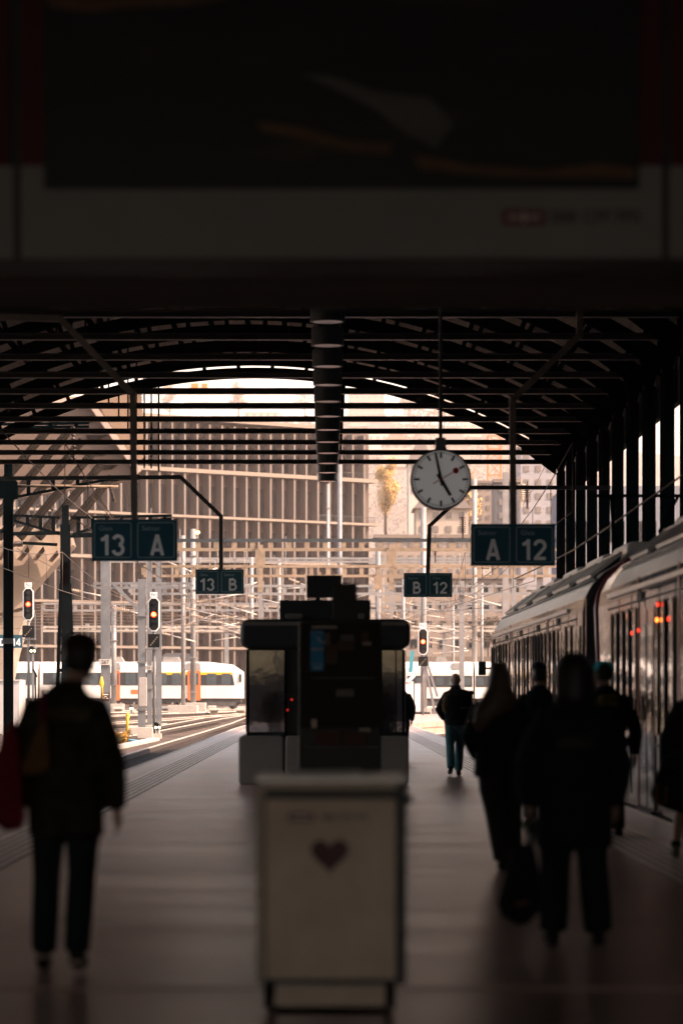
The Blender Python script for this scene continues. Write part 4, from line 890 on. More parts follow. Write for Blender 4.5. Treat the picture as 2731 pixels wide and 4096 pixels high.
def signal(Y, xc, ytop, ybot, w, plate, label, board, lit, ypost, plate_y):
    s = thing('signal', at(xc, ypost, Y), label, 'railway signal', 'main signals with one lit lamp')
    px = Y / F; c = gx(xc, Y); zt, zb = gz(ytop, Y), gz(ybot, Y); hw = w / 2 * px
    mb = MB(); mb.prism(octo(c - hw, zb, c + hw, zt, hw * .55), Y, Y + .12); mb.build('signal_rim', white_paint, s)
    mb = MB(); k = hw * .80; mb.prism(octo(c - k, zb + hw * .2, c + k, zt - hw * .2, k * .5), Y - .02, Y - .001); so = mb.build('signal_face', sig_black, s)
    n = 5
    for i in range(n):
        z = zt + (zb - zt) * (i + .75) / (n + .5); r = hw * .42
        on = i == lit
        m_ = MB(); m_.disc((c, z), r * (1.2 if on else .95), Y - .045, Y - .021, 18); m_.build('lens', sig_red if on else sig_off, s)
        if on:
            m_ = MB(); m_.disc((c, z), r * .72, Y - .055, Y - .046, 16); m_.build('lens_core', sig_core_r if plate[1] == '814' else sig_core, s)
        m_ = MB()
        for a in range(0, 180, 15):
            p = [(c + math.cos(R(q)) * r * 1.1, z + math.sin(R(q)) * r * 1.1) for q in (a, a + 15)]
            m_.bar((p[0][0], Y - .1, p[0][1]), (p[1][0], Y - .1, p[1][1]), .02, .14, (0, 1, 0))
        m_.build('hood', sig_black, s)
    x0, y0, x1, y1 = board
    mb = MB(); mb.box(gx(x0, Y), Y, gz(y1, Y), gx(x1, Y), Y + .1, gz(y0, Y)); bo = mb.build('speed_board', sig_black, s)
    mb = MB()
    for i in range(5): mb.disc((gx(x0 + (x1 - x0) * (.25 + .13 * i), Y), gz(y1 - (y1 - y0) * (.18 + .14 * i), Y)), .035, Y - .012, Y - .001, 10)
    mb.build('dot', steel_tan, bo)
    py0, py1 = plate_y; pw = (py1 - py0) * 1.5 / 2
    mb = MB(); mb.box(gx(xc - pw, Y), Y, gz(py1, Y), gx(xc + pw, Y), Y + .03, gz(py0, Y)); mb.build('number_plate', sign_white, s)
    h = (py1 - py0) * px
    text('plate_letter', plate[0], h * .95, blackt, (gx(xc - pw * .45, Y), Y - .005, gz((py0 + py1) / 2, Y)), s, .0)
    text('plate_number', plate[1], h * .55, blackt, (gx(xc + pw * .35, Y), Y - .005, gz((py0 + py1) / 2 + (py1 - py0) * .12, Y)), s, .0)
    mb = MB(); mb.tube([(c, Y + .2, ground(Y) - .1), (c, Y + .2, zt + .25)], .075, 10); mb.build('post', steel_grey, s)
    mb = MB(); mb.box(c + hw + .04, Y + .1, gz(board[3] + 4, Y), c + hw + .09, Y + .2, zb + .4); mb.box(c - hw, Y - .3, gz(board[3] + 5, Y), c + hw + .1, Y + .4, gz(board[3] + 3, Y)); mb.build('service_ladder', steel_grey, s)
    mb = MB(); mb.box(c - .35, Y - .15, ground(Y) - .1, c + .35, Y + .55, ground(Y) + .25); mb.build('footing', concrete, s)
    return s
signal(155, 65.5, 1350, 1425, 25, ('F', '814'), 'red signal F814 at the far left, white-rimmed black head', (52, 1437, 79, 1464), 2, 1700, (1338, 1349))
signal(137, 353.5, 1372, 1450, 27, ('F', '813'), 'orange-lit signal F813 standing left of the cabin', (340, 1456, 367, 1487), 2, 1694, (1360, 1371))
signal(190, 971, 1443, 1504, 22.5, ('F', '812'), 'orange-lit signal F812 standing right of the cabin', (960, 1508, 982, 1530), 2, 1650, (1431, 1442))
def dwarf(Y, x, ytop, ybase, s_, label, mount=None):
    w = s_ / 2 * Y / F; c = gx(x, Y); zt = gz(ytop, Y); h = 2 * w * 1.1
    t = thing('dwarf_signal', (c, Y, min(gz(ybase, Y), zt - h)), label, 'dwarf signal', 'small shunting signals with two white lamps')
    mb = MB(); mb.prism([(c - w, zt - h), (c + w, zt - h), (c + w, zt - h * .5), (c - w * .1, zt), (c - w, zt)], Y, Y + .18); mb.build('casing', sig_black, t)
    mb = MB(); mb.bar((c + w * 1.02, Y + .05, zt - h * .46), (c - w * .1, Y + .05, zt + .02), .2, .025, (0, 1, 0)); mb.build('visor', steel_light, t)
    for e in (-.5, .55):
        mb = MB(); mb.disc((c + e * w, zt - h * .72), w * .34, Y - .03, Y - .001, 14); mb.build('lamp', lamp_w, t)
    zb = gz(ybase, Y)
    mb = MB(); mb.bar((c, Y + .1, min(zb, ground(Y) - .05)), (c, Y + .1, zt - h), .12); mb.build('post', steel_grey, t)
    return t
dwarf(137, 362, 1659, 1691, 15, 'low shunting signal with two white lamps beside the concrete mast footing')
dwarf(155, 76, 1484, 1690, 14, 'raised shunting signal with two white lamps below the far left signal')
dwarf(215, 302, 1620, 1640, 9, 'tiny shunting signal in front of the orange train door')

# ================================================================== masts
def footing(t, c, Y, w=.9, h=.45, m=concrete):
    mb = MB(); mb.bevbox(c - w / 2, Y - w / 2, ground(Y) - .1, c + w / 2, Y + w / 2, ground(Y) + h, .04); return mb.build('footing', m, t)
def mast(Y, x, ytop, w, label, style='pipe', m=None, foot=(.9, .45), plate=None, clamps=0, arm=None):
    c = gx(x, Y); zt = gz(ytop, Y); zb = ground(Y); r = w / 2 * Y / F; m = m or steel_light
    t = thing('catenary_mast', (c, Y, zb), label, 'overhead line mast', 'overhead line masts in the yard')
    mb = MB()
    if style == 'pipe': mb.tube([(c, Y, zb - .1), (c, Y, zt)], [r * 1.04, r * .96], 16)
    else:
        mb.box(c - r, Y - r * .9, zb - .1, c + r, Y - r * .8, zt); mb.box(c - r, Y + r * .8, zb - .1, c + r, Y + r * .9, zt); mb.box(c - r * .12, Y - r * .8, zb - .1, c + r * .12, Y + r * .8, zt)
        mb.box(c - r * .55, Y - r * .93, zb, c - r * .35, Y - r * .905, zt)
    mb.build('pole', m, t)
    if foot: footing(t, c, Y, *foot)
    for k in range(clamps):
        z = zb + (zt - zb) * (k + .6) / (clamps + .4); q = MB()
        q.box(c - r - .06, Y - r - .05, z, c + r + .06, Y + r + .05, z + .07); q.build('clamp', m, t)
    if plate:
        s, py, pw = plate; z = gz(py, Y); q = MB(); q.box(c - pw / 2, Y - r - .06, z - pw * .22, c + pw / 2, Y - r - .03, z + pw * .22); po = q.build('number_plate', mat('number plate', (.55, .5, .45), .5, 0, .1, 4), t)
        text('plate_number', s, pw * .42, blackt, (c, Y - r - .065, z), t, .01)
    if arm:
        side, zs = arm
        for z in zs: cantilever(t, c, Y, z, side)
    return t
def cantilever(t, c, Y, z, side, L=2.9, m=None, mi=None):
    m = m or steel_light; mi = mi or insul_pale
    mb = MB(); mb.tube([(c, Y, z + .9), (c + side * L, Y, z + .25)], .045, 8); mb.tube([(c, Y, z - .55), (c + side * L * .82, Y, z + .42)], .045, 8); mb.build('arm', m, t)
    mb = MB(); mb.tube([(c + side * L * .45, Y - .05, z - .02), (c + side * (L + .4), Y - .05, z - .32)], .035, 8); mb.build('steady_arm', mat('bright arm', (.55, .50, .43), .4, 0, .1, 2), t)
    for (p, q) in (((c + side * .25, z + .84), (c + side * .85, z + .71)), ((c + side * .25, z - .43), (c + side * .85, z - .15))):
        mb = MB(); a, b = Vector((p[0], Y, p[1])), Vector((q[0], Y, q[1]))
        for k in range(7):
            u = a.lerp(b, k / 6); d = (b - a).normalized() * .022; mb.cyl(u - d, u + d, .11, 10)
        mb.build('insulator', mi, t)
def insulator_stack(mb, p, q, r=.11, n=8):
    a, b = Vector(p), Vector(q); d = (b - a).normalized() * .018
    for k in range(n):
        u = a.lerp(b, k / (n - 1)); mb.cyl(u - d, u + d, r, 10)
    mb.cyl(a, b, r * .35, 8)
# dark masts at the left, in the shade of the shed end
def dark_mast(Y, x, ytop, w, label, lattice=False, plate=None):
    c = gx(x, Y); zt = gz(ytop, Y); zb = ground(Y); r = w / 2 * Y / F
    t = thing('catenary_mast', (c, Y, zb), label, 'overhead line mast', 'black overhead line masts at the left')
    mb = MB()
    if lattice:
        for s in (-1, 1):
            mb.loft([[(c + s * (k * .9) - .07, Y - .12, z), (c + s * (k * .9) + .07, Y - .12, z), (c + s * (k * .9) + .07, Y + .12, z), (c + s * (k * .9) - .07, Y + .12, z)] for z, k in ((zb, .48), (gz(1340, Y), r))], smooth=False)
        for i in range(9):
            z = zb + (gz(1340, Y) - zb) * i / 9; k = .43 + (r * .9 - .43) * i / 9; mb.box(c - k, Y - .1, z, c + k, Y + .1, z + .16)
        mb.box(c - r * .75, Y - r, zb, c + r * .9, Y + r * .8, gz(1290, Y)); mb.box(c - r, Y - r, gz(1345, Y), c + r, Y + r, gz(1205, Y)); mb.box(c - r * .68, Y - r * .7, gz(1205, Y), c + r * .68, Y + r * .7, zt)
    else:
        mb.box(c - r, Y - r, zb - .1, c + r, Y + r, gz(1140, Y)); mb.box(c - r * .85, Y - r * .85, gz(1140, Y), c + r * .85, Y + r * .85, zt)
        mb.prism([(c - 2.0 * r, gz(1145, Y)), (c + 2.0 * r, gz(1145, Y)), (c + 2.0 * r, gz(1108, Y)), (c + r, gz(1096, Y)), (c - r, gz(1096, Y)), (c - 2.0 * r, gz(1108, Y))], Y - r * 1.05, Y + r * 1.05)
    mb.build('post', steel_black, t)
    if plate:
        s, py = plate; q = MB(); q.box(c - r - .02, Y - r - .05, gz(py + 7, Y), c + r + .02, Y - r - .02, gz(py - 6, Y)); q.build('number_plate', mat('dim number plate', (.10, .09, .08), .5, 0, .1, 4), t)
        text('plate_number', s, .17, blackt, (c, Y - r - .055, gz(py, Y)), t, .01)
    return t, c
def truss(t, Y, pts_top, pts_bot, nv, w=.11, name='truss_arm'):
    mb = MB(); A = [at(x, y, Y) for x, y in pts_top]; B = [at(x, y, Y) for x, y in pts_bot]
    mb.bar(A[0], A[1], w, w * .9); 
    for p, q in zip(B, B[1:]): mb.bar(p, q, w, w * .9)
    for k in range(nv):
        f = (k + .5) / nv; u = A[0].lerp(A[1], f)
        # the bottom chord height under u
        for p, q in zip(B, B[1:]):
            if min(p.x, q.x) - 1e-3 <= u.x <= max(p.x, q.x) + 1e-3 and abs(q.x - p.x) > 1e-3:
                v = p.lerp(q, (u.x - p.x) / (q.x - p.x)); mb.bar(u, (u.x, Y, v.z), w * 1.3, w)
    return mb.build(name, steel_black, t)
m1, c1 = dark_mast(101, 20, 1064, 21, 'black mast 319 with a boxy head at the left frame edge', plate=('319', 1472))
truss(m1, 101, [(38, 1099), (320, 1094)], [(40, 1141), (245, 1102), (320, 1099)], 5, .10)
truss(m1, 101.3, [(2, 1101), (-60, 1102)], [(2, 1141), (-60, 1120)], 1, .10)
mb = MB(); mb.cyl(at(-20, 1115, 101), at(272, 1118, 101), .055); mb.build('arm_tube', steel_tan, m1)
mb = MB(); insulator_stack(mb, at(253, 1119, 101), at(263, 1152, 101), .07, 9); mb.build('insulator', insul, m1)
truss(m1, 101.2, [(-30, 975), (205, 972)], [(-30, 998), (60, 981), (205, 980)], 4, .10)
mb = MB(); insulator_stack(mb, at(168, 982, 101.2), at(170, 1060, 101.2), .10, 10); mb.build('insulator', insul, m1)
m2, c2 = dark_mast(125, 151, 1160, 22, 'black lattice mast with tapering foot, half hidden behind the left walker', True)
truss(m2, 125, [(138, 1189), (20, 1183)], [(138, 1227), (30, 1195), (20, 1193)], 4, .12)
truss(m2, 125, [(164, 1189), (395, 1184)], [(164, 1229), (230, 1207), (395, 1191)], 7, .12)
for x0, x1, y0, y1, w in ((50, 132, 1247, 1251, .16), (160, 215, 1230, 1229, .24), (-20, 22, 1219, 1221, .2), (32, 138, 1226, 1224, .2)):
    mb = MB(); mb.bar(at(x0, y0, 125), at(x1, y1, 125), w * .8, w * .8); mb.build('arm_tube', steel_black, m2)
mb = MB(); insulator_stack(mb, at(29, 1250, 125), at(52, 1249, 125), .13, 9); mb.build('insulator', insul, m2)
mb = MB(); insulator_stack(mb, at(140, 1226, 125), at(166, 1226, 125), .13, 9); mb.build('insulator', insul, m2)

mast(137, 243, 1285, 21, 'grey H-section mast 267 right of the left walker, plate at train height', 'h', steel_grey, (1.0, .4), ('267', 1521, .62))
mast(226, 262, 1390, 12, 'pale round mast just right of mast 267, on a concrete block', 'pipe', None, (1.6, .7), None, 2)
mast(137, 326, 1330, 17, 'grey post carrying a flat cable box, directly left of the orange-lit signal', 'h', steel_grey, (1.1, .55), None, 3)
mast(143, 344, 1255, 11, 'thin dark post 201 right behind the orange-lit signal', 'h', steel_grey, (1.0, .6), ('201', 1534, .5), 2)
mast(170, 365, 1255, 13, 'grey mast right of signal F813, plain and straight', 'h', steel_grey, (1.0, .3))
mast(215, 421, 1230, 10, 'slender pale mast on a wide footing in front of the parked white train', 'pipe', None, (2.2, .7), None, 2, (1, (7.0,)))
mast(224, 444, 1215, 12.5, 'thick pale mast with clamps and yellow plates in front of the white train', 'pipe', None, (2.0, .8), None, 5, (-1, (6.6,)))
mast(250, 578, 1280, 9, 'pale mast behind the cabin roof, left of the display box', 'pipe', None, (1.2, .5), None, 2, (-1, (6.4, 8.2)))
mast(290, 641, 1285, 9, 'distant pale mast seen above the cabin roof left of centre', 'pipe', None, (1.2, .5), None, 2, (-1, (6.6,)))
mast(240, 868, 1240, 12, 'grey mast seen just right of the cabin display box', 'pipe', steel_grey, (1.2, .5), None, 2)
mast(330, 780, 1065, 11, 'tall thick grey mast under the drum lamps', 'pipe', steel_grey, (1.2, .5), None, 1)
mast(300, 753, 1112, 7, 'slim pole with several short crossarms under the drum lamps', 'pipe', steel_light, (1.2, .5), None, 7)
mast(215, 972, 1165, 13, 'tall pale mast below the clock', 'pipe', steel_light, (1.2, .5), None, 2)
mast(240, 1089, 1100, 12, 'tall white mast left of the far train cab', 'pipe', steel_light, (1.2, .5), None, 3, (-1, (6.2,)))
mast(270, 1106, 1340, 7, 'slim mast right beside the tall white mast', 'pipe', steel_light, (1.2, .5), None, 2, (-1, (6.8, 9.0)))
mast(200, 1160, 1085, 14, 'pale mast behind the large A 12 sign', 'h', steel_light, (1.2, .5), None, 2)
mast(260, 1040, 1390, 7, 'distant slim mast between signal F812 and the tall white mast', 'pipe', steel_light, (1.2, .5), None, 1)
mast(235, 926, 1330, 8, 'pale mast just left of signal F812', 'pipe', steel_light, (1.2, .5), None, 1, (1, (6.2, 8.0)))
# cable box, plates and notices on masts
mb = MB(); mb.bevbox(gx(320, 136.4), 136.2, gz(1622, 136.4), gx(338, 136.4), 136.4, gz(1556, 136.4), .04); mb.build('cable_box', mat('cable box', (.36, .32, .29), .5, 0, .15, 3), loc=(gx(329, 136.4), 136.3, gz(1622, 136.4)), label='flat grey cable box fixed on the post left of signal F813', cat='cable box')
t = thing('notice_board', at(208, 1526, 136.5), 'small white plate reading 0 and 3 24 beside mast 267', 'notice plate')
mb = MB(); mb.box(gx(201, 136.5), 136.4, gz(1535, 136.5), gx(215, 136.5), 136.43, gz(1519, 136.5)); mb.build('plate', sign_white, t)
text('number', '0', .17, blackt, (gx(209.5, 136.5), 136.395, gz(1523, 136.5)), t, 0); text('number', '3', .17, blackt, (gx(207, 136.5), 136.395, gz(1531, 136.5)), t, 0); text('small_number', '24', .09, blackt, (gx(212, 136.5), 136.395, gz(1532, 136.5)), t, 0)
mb = MB(); mb.bar(at(200, 1518, 136.55), at(250, 1518, 136.55), .03); mb.build('bracket', steel_grey, t)
t = thing('notice_board', at(243, 1599, 136.4), 'brown notice plate strapped to the foot of mast 267', 'notice plate')
mb = MB(); mb.box(gx(233, 136.5), 136.3, gz(1611, 136.5), gx(253, 136.5), 136.33, gz(1591, 136.5)); mb.build('plate', mat('notice brown', (.07, .035, .025), .5, 0, .3, 5), t)
mb = MB()
for x0, y0, x1, y1 in ((236, 1594, 250, 1596), (241, 1599, 246, 1601), (237, 1603, 242, 1604.5), (245, 1603, 250, 1604.5)): mb.box(gx(x0, 136.5), 136.29, gz(y1, 136.5), gx(x1, 136.5), 136.299, gz(y0, 136.5))
mb.build('print_line', sign_white, t)
# D 14 sign, blue
t = thing('platform_sign', at(20, 1490, 165), 'blue sign reading D 14 partly behind black mast 319', 'platform sign')
mb = MB(); mb.box(gx(-28, 165), 165, gz(1488, 165), gx(52, 165), 165.12, gz(1458, 165)); mb.build('board', mat('day sign blue', (0.006, .055, .085), .5, 0, .05, 3), t)
glyphs('sector_letter', 'D', .42, letter_m, (gx(6, 165), 164.998, gz(1475, 165)), t); glyphs('number', '14', .42, letter_m, (gx(38, 165), 164.998, gz(1475, 165)), t)
mb = MB(); mb.bar(at(12, 1458, 165.06), at(12, 1330, 165.06), .1); mb.build('hanger_pole', steel_grey, t)
# platform cabinet at left
mb = MB(); mb.bevbox(gx(-60, 150), 150, ground(150) - .1, gx(46, 150), 153, gz(1561, 150), .06); mb.bar((gx(-60, 150), 149.97, gz(1563, 150)), (gx(47, 150), 149.97, gz(1563, 150)), .08, .07)
mb.build('equipment_cabin', mat('cabin grey', (.42, .40, .38), .5, 0, .1, 1), loc=(gx(0, 150), 150, ground(150)), label='plain grey equipment cabin behind black mast 319', cat='equipment cabin')
# mirror on a thin stalk
t = thing('platform_mirror', at(81, 1640, 110), 'small tilted black mirror on a thin stalk left of the left walker', 'mirror')
mb = MB(); p = at(81, 1546, 110); mb.bar(p + Vector((-.07, 0, .15)), p + Vector((.07, 0, -.15)), .05, .22, (0, 1, 0)); mb.build('mirror_plate', steel_black, t)
mb = MB(); mb.tube([at(81, 1555, 110), at(82, 1592, 110), (at(82, 1592, 110).x, 110, ground(110))], .028, 8); mb.build('stalk', steel_black, t)
# yellow posts, hose, weeds
t = thing('yellow_post', at(293, 1696, 128), 'yellow post with knobbed top and blue foot beside the dry weeds', 'marker post')
mb = MB(); p = at(293, 1696, 128); z0 = ground(128); mb.tube([(p.x, 128, z0), (p.x, 128, gz(1655, 128)), (p.x + .02, 128, gz(1645, 128))], [.05, .055, .09], 10); mb.ell((p.x + .02, 128, gz(1643, 128)), .09, .09, .12); mb.build('post', yellow, t)
mb = MB(); mb.tube([(p.x - 1.1, 127.9, z0 + .05), (p.x, 127.9, z0 + .1), (p.x + .5, 127.9, z0 + .05)], .05, 8); mb.build('hose', mat('blue hose', (.05, .2, .3), .5, 0, .1, 3), t)
t = thing('yellow_post', at(234, 1600, 135), 'yellow hooked rod clipped to the left of mast 267', 'marker post')
mb = MB(); mb.tube([at(236, 1605, 135.8), at(235, 1580, 135.8), at(233, 1570, 135.8), at(234, 1554, 135.8)], [.04, .04, .12, .04], 8); mb.build('rod', yellow, t)
weed_y = mat('dry yellow weed', (.42, .22, .03), .8, 0, .4, 8); weed_g = mat('dry green weed', (.16, .12, .04), .8, 0, .4, 8)
def weed(x, Y, h, n, m, label):
    mb = MB(); c = Vector((gx(x, Y), Y, ground(Y)))
    for k in range(n):
        a = random.uniform(0, 6.28); l = random.uniform(.4, 1) * h; o = Vector((math.cos(a), math.sin(a), 0)) * random.uniform(.02, .3) * h
        tip = c + o * 1.8 + Vector((0, 0, l)); b = c + o * .4; s = Vector((-math.sin(a), math.cos(a), 0)) * .02
        mb.add([b - s, b + s, tip], [(0, 1, 2)])
        for q in range(4):
            u = b.lerp(tip, random.uniform(.4, 1)); w = Vector((random.uniform(-1, 1), random.uniform(-1, 1), random.uniform(-.4, 1))) * .07; v = Vector((random.uniform(-1, 1), random.uniform(-1, 1), random.uniform(-1, 1))) * .04
            mb.add([u, u + w - v, u + w * 1.6, u + w + v], [(0, 1, 2, 3)])
    return mb.build('weed', m, loc=c, label=label, cat='weed', group='dry weeds in the ballast')
weed(283, 124, .62, 60, weed_y, 'yellow dry weed below the yellow post'); weed(290, 127, .7, 40, weed_g, 'darker upright weed behind the yellow one'); weed(262, 126, .5, 60, weed_y, 'yellowish weed next to the left walker\'s elbow'); weed(276, 122, .4, 50, weed_g, 'low green weed nearest the rail')
# track-side boxes
box_m = mat('trackside box', (.6, .54, .46), .5, 0, .1, 3)
for k, (x, Y, w, lab) in enumerate(((382, 225, .9, 'pale trackside box in front of the white train'), (405, 218, 1.0, 'wide pale trackside box beside the slender mast footing'), (492, 215, .8, 'pale capped trackside box below the white train'), (487, 236, .7, 'small pale trackside box beside the train bogie'), (556, 228, .8, 'pale trackside box at the cabin\'s left edge'), (552, 214, .9, 'capped trackside box nearest the cabin'), (310, 150, .7, 'small trackside box beside the grey post'), (272, 222, .8, 'pale trackside box at the foot of the round mast'))):
    c = gx(x, Y); z = ground(Y); t = thing('trackside_box', (c, Y, z), lab, 'trackside box', 'pale trackside boxes')
    mb = MB(); mb.box(c - w * .35, Y - .2, z - .05, c + w * .35, Y + .2, z + .3); mb.build('housing', steel_tan, t)
    mb = MB(); mb.bevbox(c - w * .5, Y - .3, z + .301, c + w * .5, Y + .3, z + .48, .06); mb.build('lid', box_m, t)

# ================================================================== gantries
def gantry(Y, x0, x1, yt, yb, label, m, nv, posts=(), drops=(), w=.16, mt=None):
    A, B = at(x0, yt, Y), at(x1, yt, Y); z1, z0 = A.z, gz(yb, Y)
    t = thing('signal_gantry', (0, Y, ground(Y)), label, 'gantry', 'steel gantries spanning the yard')
    mb = MB(); mb.bar((A.x, Y, z1), (B.x, Y, z1), w, w); mb.build('top_chord', mt or m, t)
    mb = MB(); mb.bar((A.x, Y, z0), (B.x, Y, z0), w, w); mb.build('bottom_chord', m, t)
    for k in range(nv + 1):
        x = A.x + (B.x - A.x) * k / nv; mb = MB(); mb.box(x - w * .8, Y - w * .35, z0 + w * .5, x + w * .8, Y + w * .35, z1 - w * .5); mb.build('vertical', m, t)
    for x in posts:
        c = gx(x, Y); mb = MB(); mb.box(c - .2, Y - .2 + .45, ground(Y) - .1, c + .2, Y + .2 + .45, z1 + .4); mb.build('post', steel_light, t)
    for x, yl in drops:
        c = gx(x, Y); zl = gz(yl, Y); mb = MB(); mb.box(c - .13, Y - .22, zl + .9, c + .13, Y - .1, z0 + .25); mb.box(c - .26, Y - .24, z0 - .9, c + .26, Y - .225, z0 - .0); mb.build('drop_post', steel_tan, t)
        mb = MB(); mb.box(c - .09, Y - .2, zl - .6, c + .09, Y - .12, zl + .9); mb.build('drop_foot', steel_light, t)
    return t
gantry(150, 330, 1330, 1241, 1262.5, 'dark-topped nearest gantry crossing behind the small B signs', steel_tan, 24, (1292,), ((598, 1400), (898, 1395)), .17, steel_dark)
gantry(185, 330, 1330, 1301, 1323, 'second gantry back, tan lower chord, above the cabin display', steel_tan, 26, (1240,), ((733, 1380), (868, 1385)), .17)
gantry(225, 300, 1400, 1346, 1364, 'third gantry back, pale, crossing behind the cabin display box', steel_light, 28, (600, 1060), (), .2)
gantry(262, 250, 1400, 1283, 1290, 'thin pale high gantry behind the large A 12 sign', steel_light, 28, (1180,), (), .2)
gantry(275, 100, 1200, 1387, 1402, 'fourth gantry back, pale, level with the signal head', steel_light, 30, (520, 690), (), .22)
gantry(310, 100, 1250, 1440, 1449, 'bright pale gantry low over the parked train', mat('bright steel', (.42, .37, .31), .45, 0, .15, 2), 30, (200, 1020), (), .26)
gantry(165, 215, 440, 1340, 1350, 'short grey portal beam tied to mast 267', steel_grey, 3, (), (), .14)
# diagonal brace and A-frame stays
t = thing('mast_stay', at(1000, 1640, 198), 'pair of slanting grey stays right of signal F812', 'mast stay')
for p, q in (((974, 1500), (1004, 1600)), ((973, 1510), (999, 1640)), ((984, 1460), (972, 1560))):
    mb = MB(); mb.bar(at(*p, 196), at(*q, 196), .16, .16); mb.build('strut', steel_grey, t)
mb = MB(); mb.bar(at(262, 1342, 165), at(318, 1400, 165), .2, .2); mb.build('mast_brace', steel_grey, loc=at(318, 1400, 165), label='diagonal grey brace between mast 267 and the cable post', cat='brace')
# bright sloping registration tubes scattered over the tracks, each with its hanger
arm_m = MATS['bright arm'] if 'bright arm' in MATS else mat('bright arm', (.55, .50, .43), .4, 0, .1, 2)
tubes = [(470, 1420, 550, 1441, 210), (530, 1394, 590, 1412, 230), (530, 1450, 570, 1460, 250), (470, 1448, 550, 1430, 238), (600, 1376, 700, 1400, 214), (480, 1378, 560, 1362, 218), (1000, 1440, 1060, 1450, 240), (1010, 1480, 1070, 1490, 230), (975, 1446, 1010, 1437, 260), (1020, 1500, 1075, 1494, 250), (455, 1316, 500, 1305, 200), (300, 1405, 330, 1412, 180), (385, 1290, 460, 1322, 208), (190, 1360, 250, 1372, 190), (915, 1420, 950, 1432, 230), (1090, 1375, 1150, 1391, 235), (395, 1460, 450, 1474, 220), (540, 1420, 620, 1436, 245), (560, 1345, 590, 1338, 262), (690, 1340, 745, 1362, 232), (660, 1352, 700, 1349, 280), (820, 1372, 858, 1362, 240)]
places = ['left of the cabin', 'above the cabin shoulder']
for k, (x0, y0, x1, y1, Y) in enumerate(tubes):
    side = 'left of the lift cabin' if x1 < 560 else ('right of the lift cabin' if x0 > 900 else 'above the lift cabin')
    A, B = at(x0, y0, Y), at(x1, y1, Y)
    lab = 'pale overhead registration arm ' + side + ', ' + ('sloping down right' if y1 > y0 else 'sloping up right') + (', on the lower wires' if y0 > 1410 else ', on the upper wires')
    t = thing('registration_arm', A, lab, 'registration arm', 'bright registration arms on the overhead wires ' + side + (' low' if y0 > 1410 else ' high') + (' falling' if y1 > y0 else ' rising'))
    mb = MB(); mb.tube([A, B], .05, 8); mb.build('tube', arm_m, t)
    d = (B - A).normalized(); mb = MB(); insulator_stack(mb, A - d * 1.0, A - d * .15, .12, 8); mb.build('insulator', insul_pale, t)
    mb = MB(); mb.tube([A - d * 1.0, A - d * 1.3 + Vector((0, 0, .4)), A - d * 1.3 + Vector((0, 0, 3.4))], .025, 6); mb.build('hanger', steel_light, t)
    mb = MB(); mb.tube([B, B + Vector((0, 0, 1.4))], .018, 6); mb.build('hanger', steel_light, t)
# standing insulators on the nearest gantry
for x, y, Y, lab in ((1062, 1205, 150, 'tall ribbed insulator standing just left of the large A 12 sign'), (999, 1228 + 30, 185, 'ribbed insulator standing above the small B 12 sign'), (1210, 1135, 140, 'dark ribbed insulator hanging right of the large A 12 pole'), (1197, 1130, 142, 'pale ribbed insulator beside the dark one right of the A 12 pole')):
    mb = MB(); insulator_stack(mb, at(x, y + 17, Y), at(x, y - 17, Y), .18, 9); mb.bar(at(x, y + 17, Y), at(x, y + 34, Y), .1); mb.bar(at(x, y - 17, Y), at(x, y - 30, Y), .05)
    mb.build('insulator', insul if 'pale' not in lab else insul_pale, loc=at(x, y + 17, Y), label=lab, cat='insulator')

# ================================================================== overhead wires: messenger, contact wire, droppers
def wire(pts, label, sag=.9, hz=5.4, hm=6.9, r=.013, step=6.0, m=None):
    pts = [Vector((x, y, 0)) for x, y in pts]
    t = thing('overhead_wire', (pts[0].x, pts[0].y, hz), label, 'overhead wire', 'overhead line wires')
    C = []; M = []
    for p, q in zip(pts, pts[1:]):
        n = max(2, int((q - p).length / step))
        for i in range(n + (q is pts[-1])):
            f = i / n; u = p.lerp(q, f); gzv = ground(u.y) + .75
            c = Vector((u.x, u.y, gzv + hz)); a = Vector((u.x, u.y, gzv + hm - sag * 4 * f * (1 - f)))
            C.append(c); M.append(a); D = MB(); D.tube([c, a], r * .7, 4); D.build('dropper', m or copper, t)
    mb = MB(); mb.tube(C, r, 5); mb.build('contact_wire', m or copper, t)
    mb = MB(); mb.tube(M, r, 5); mb.build('messenger_wire', m or copper, t)
    return t
wire([(-5.7, 62), (-5.7, 110), (-5.4, 160), (-4.2, 215), (-2, 270)], 'overhead wire above the track beside the left platform edge')
wire([(5.35, 62), (5.35, 110), (6.0, 150), (12, 190)], 'overhead wire above the main train, curving away right')
wire([(-10.2, 60), (-10.2, 110), (-8.8, 165), (-5, 225), (0, 290)], 'overhead wire above the second track out on the left')
wire([(7.3, 100), (4.6, 150), (3.6, 200), (3.0, 260)], 'drooping droppered wire right of the small B 12 sign', 1.3)
for k in range(6):
    wire([(-34 - 3 * k, 130 + 6 * k), (-12 + 2 * k, 185 + 5 * k), (10 + 3 * k, 235 + 6 * k), (40, 290 + 8 * k)], 'overhead wire slanting across the yard, number %s from the front' % ('one two three four five six'.split()[k]), 1.0, 5.2 + .25 * k, 6.7 + .3 * k, .018)
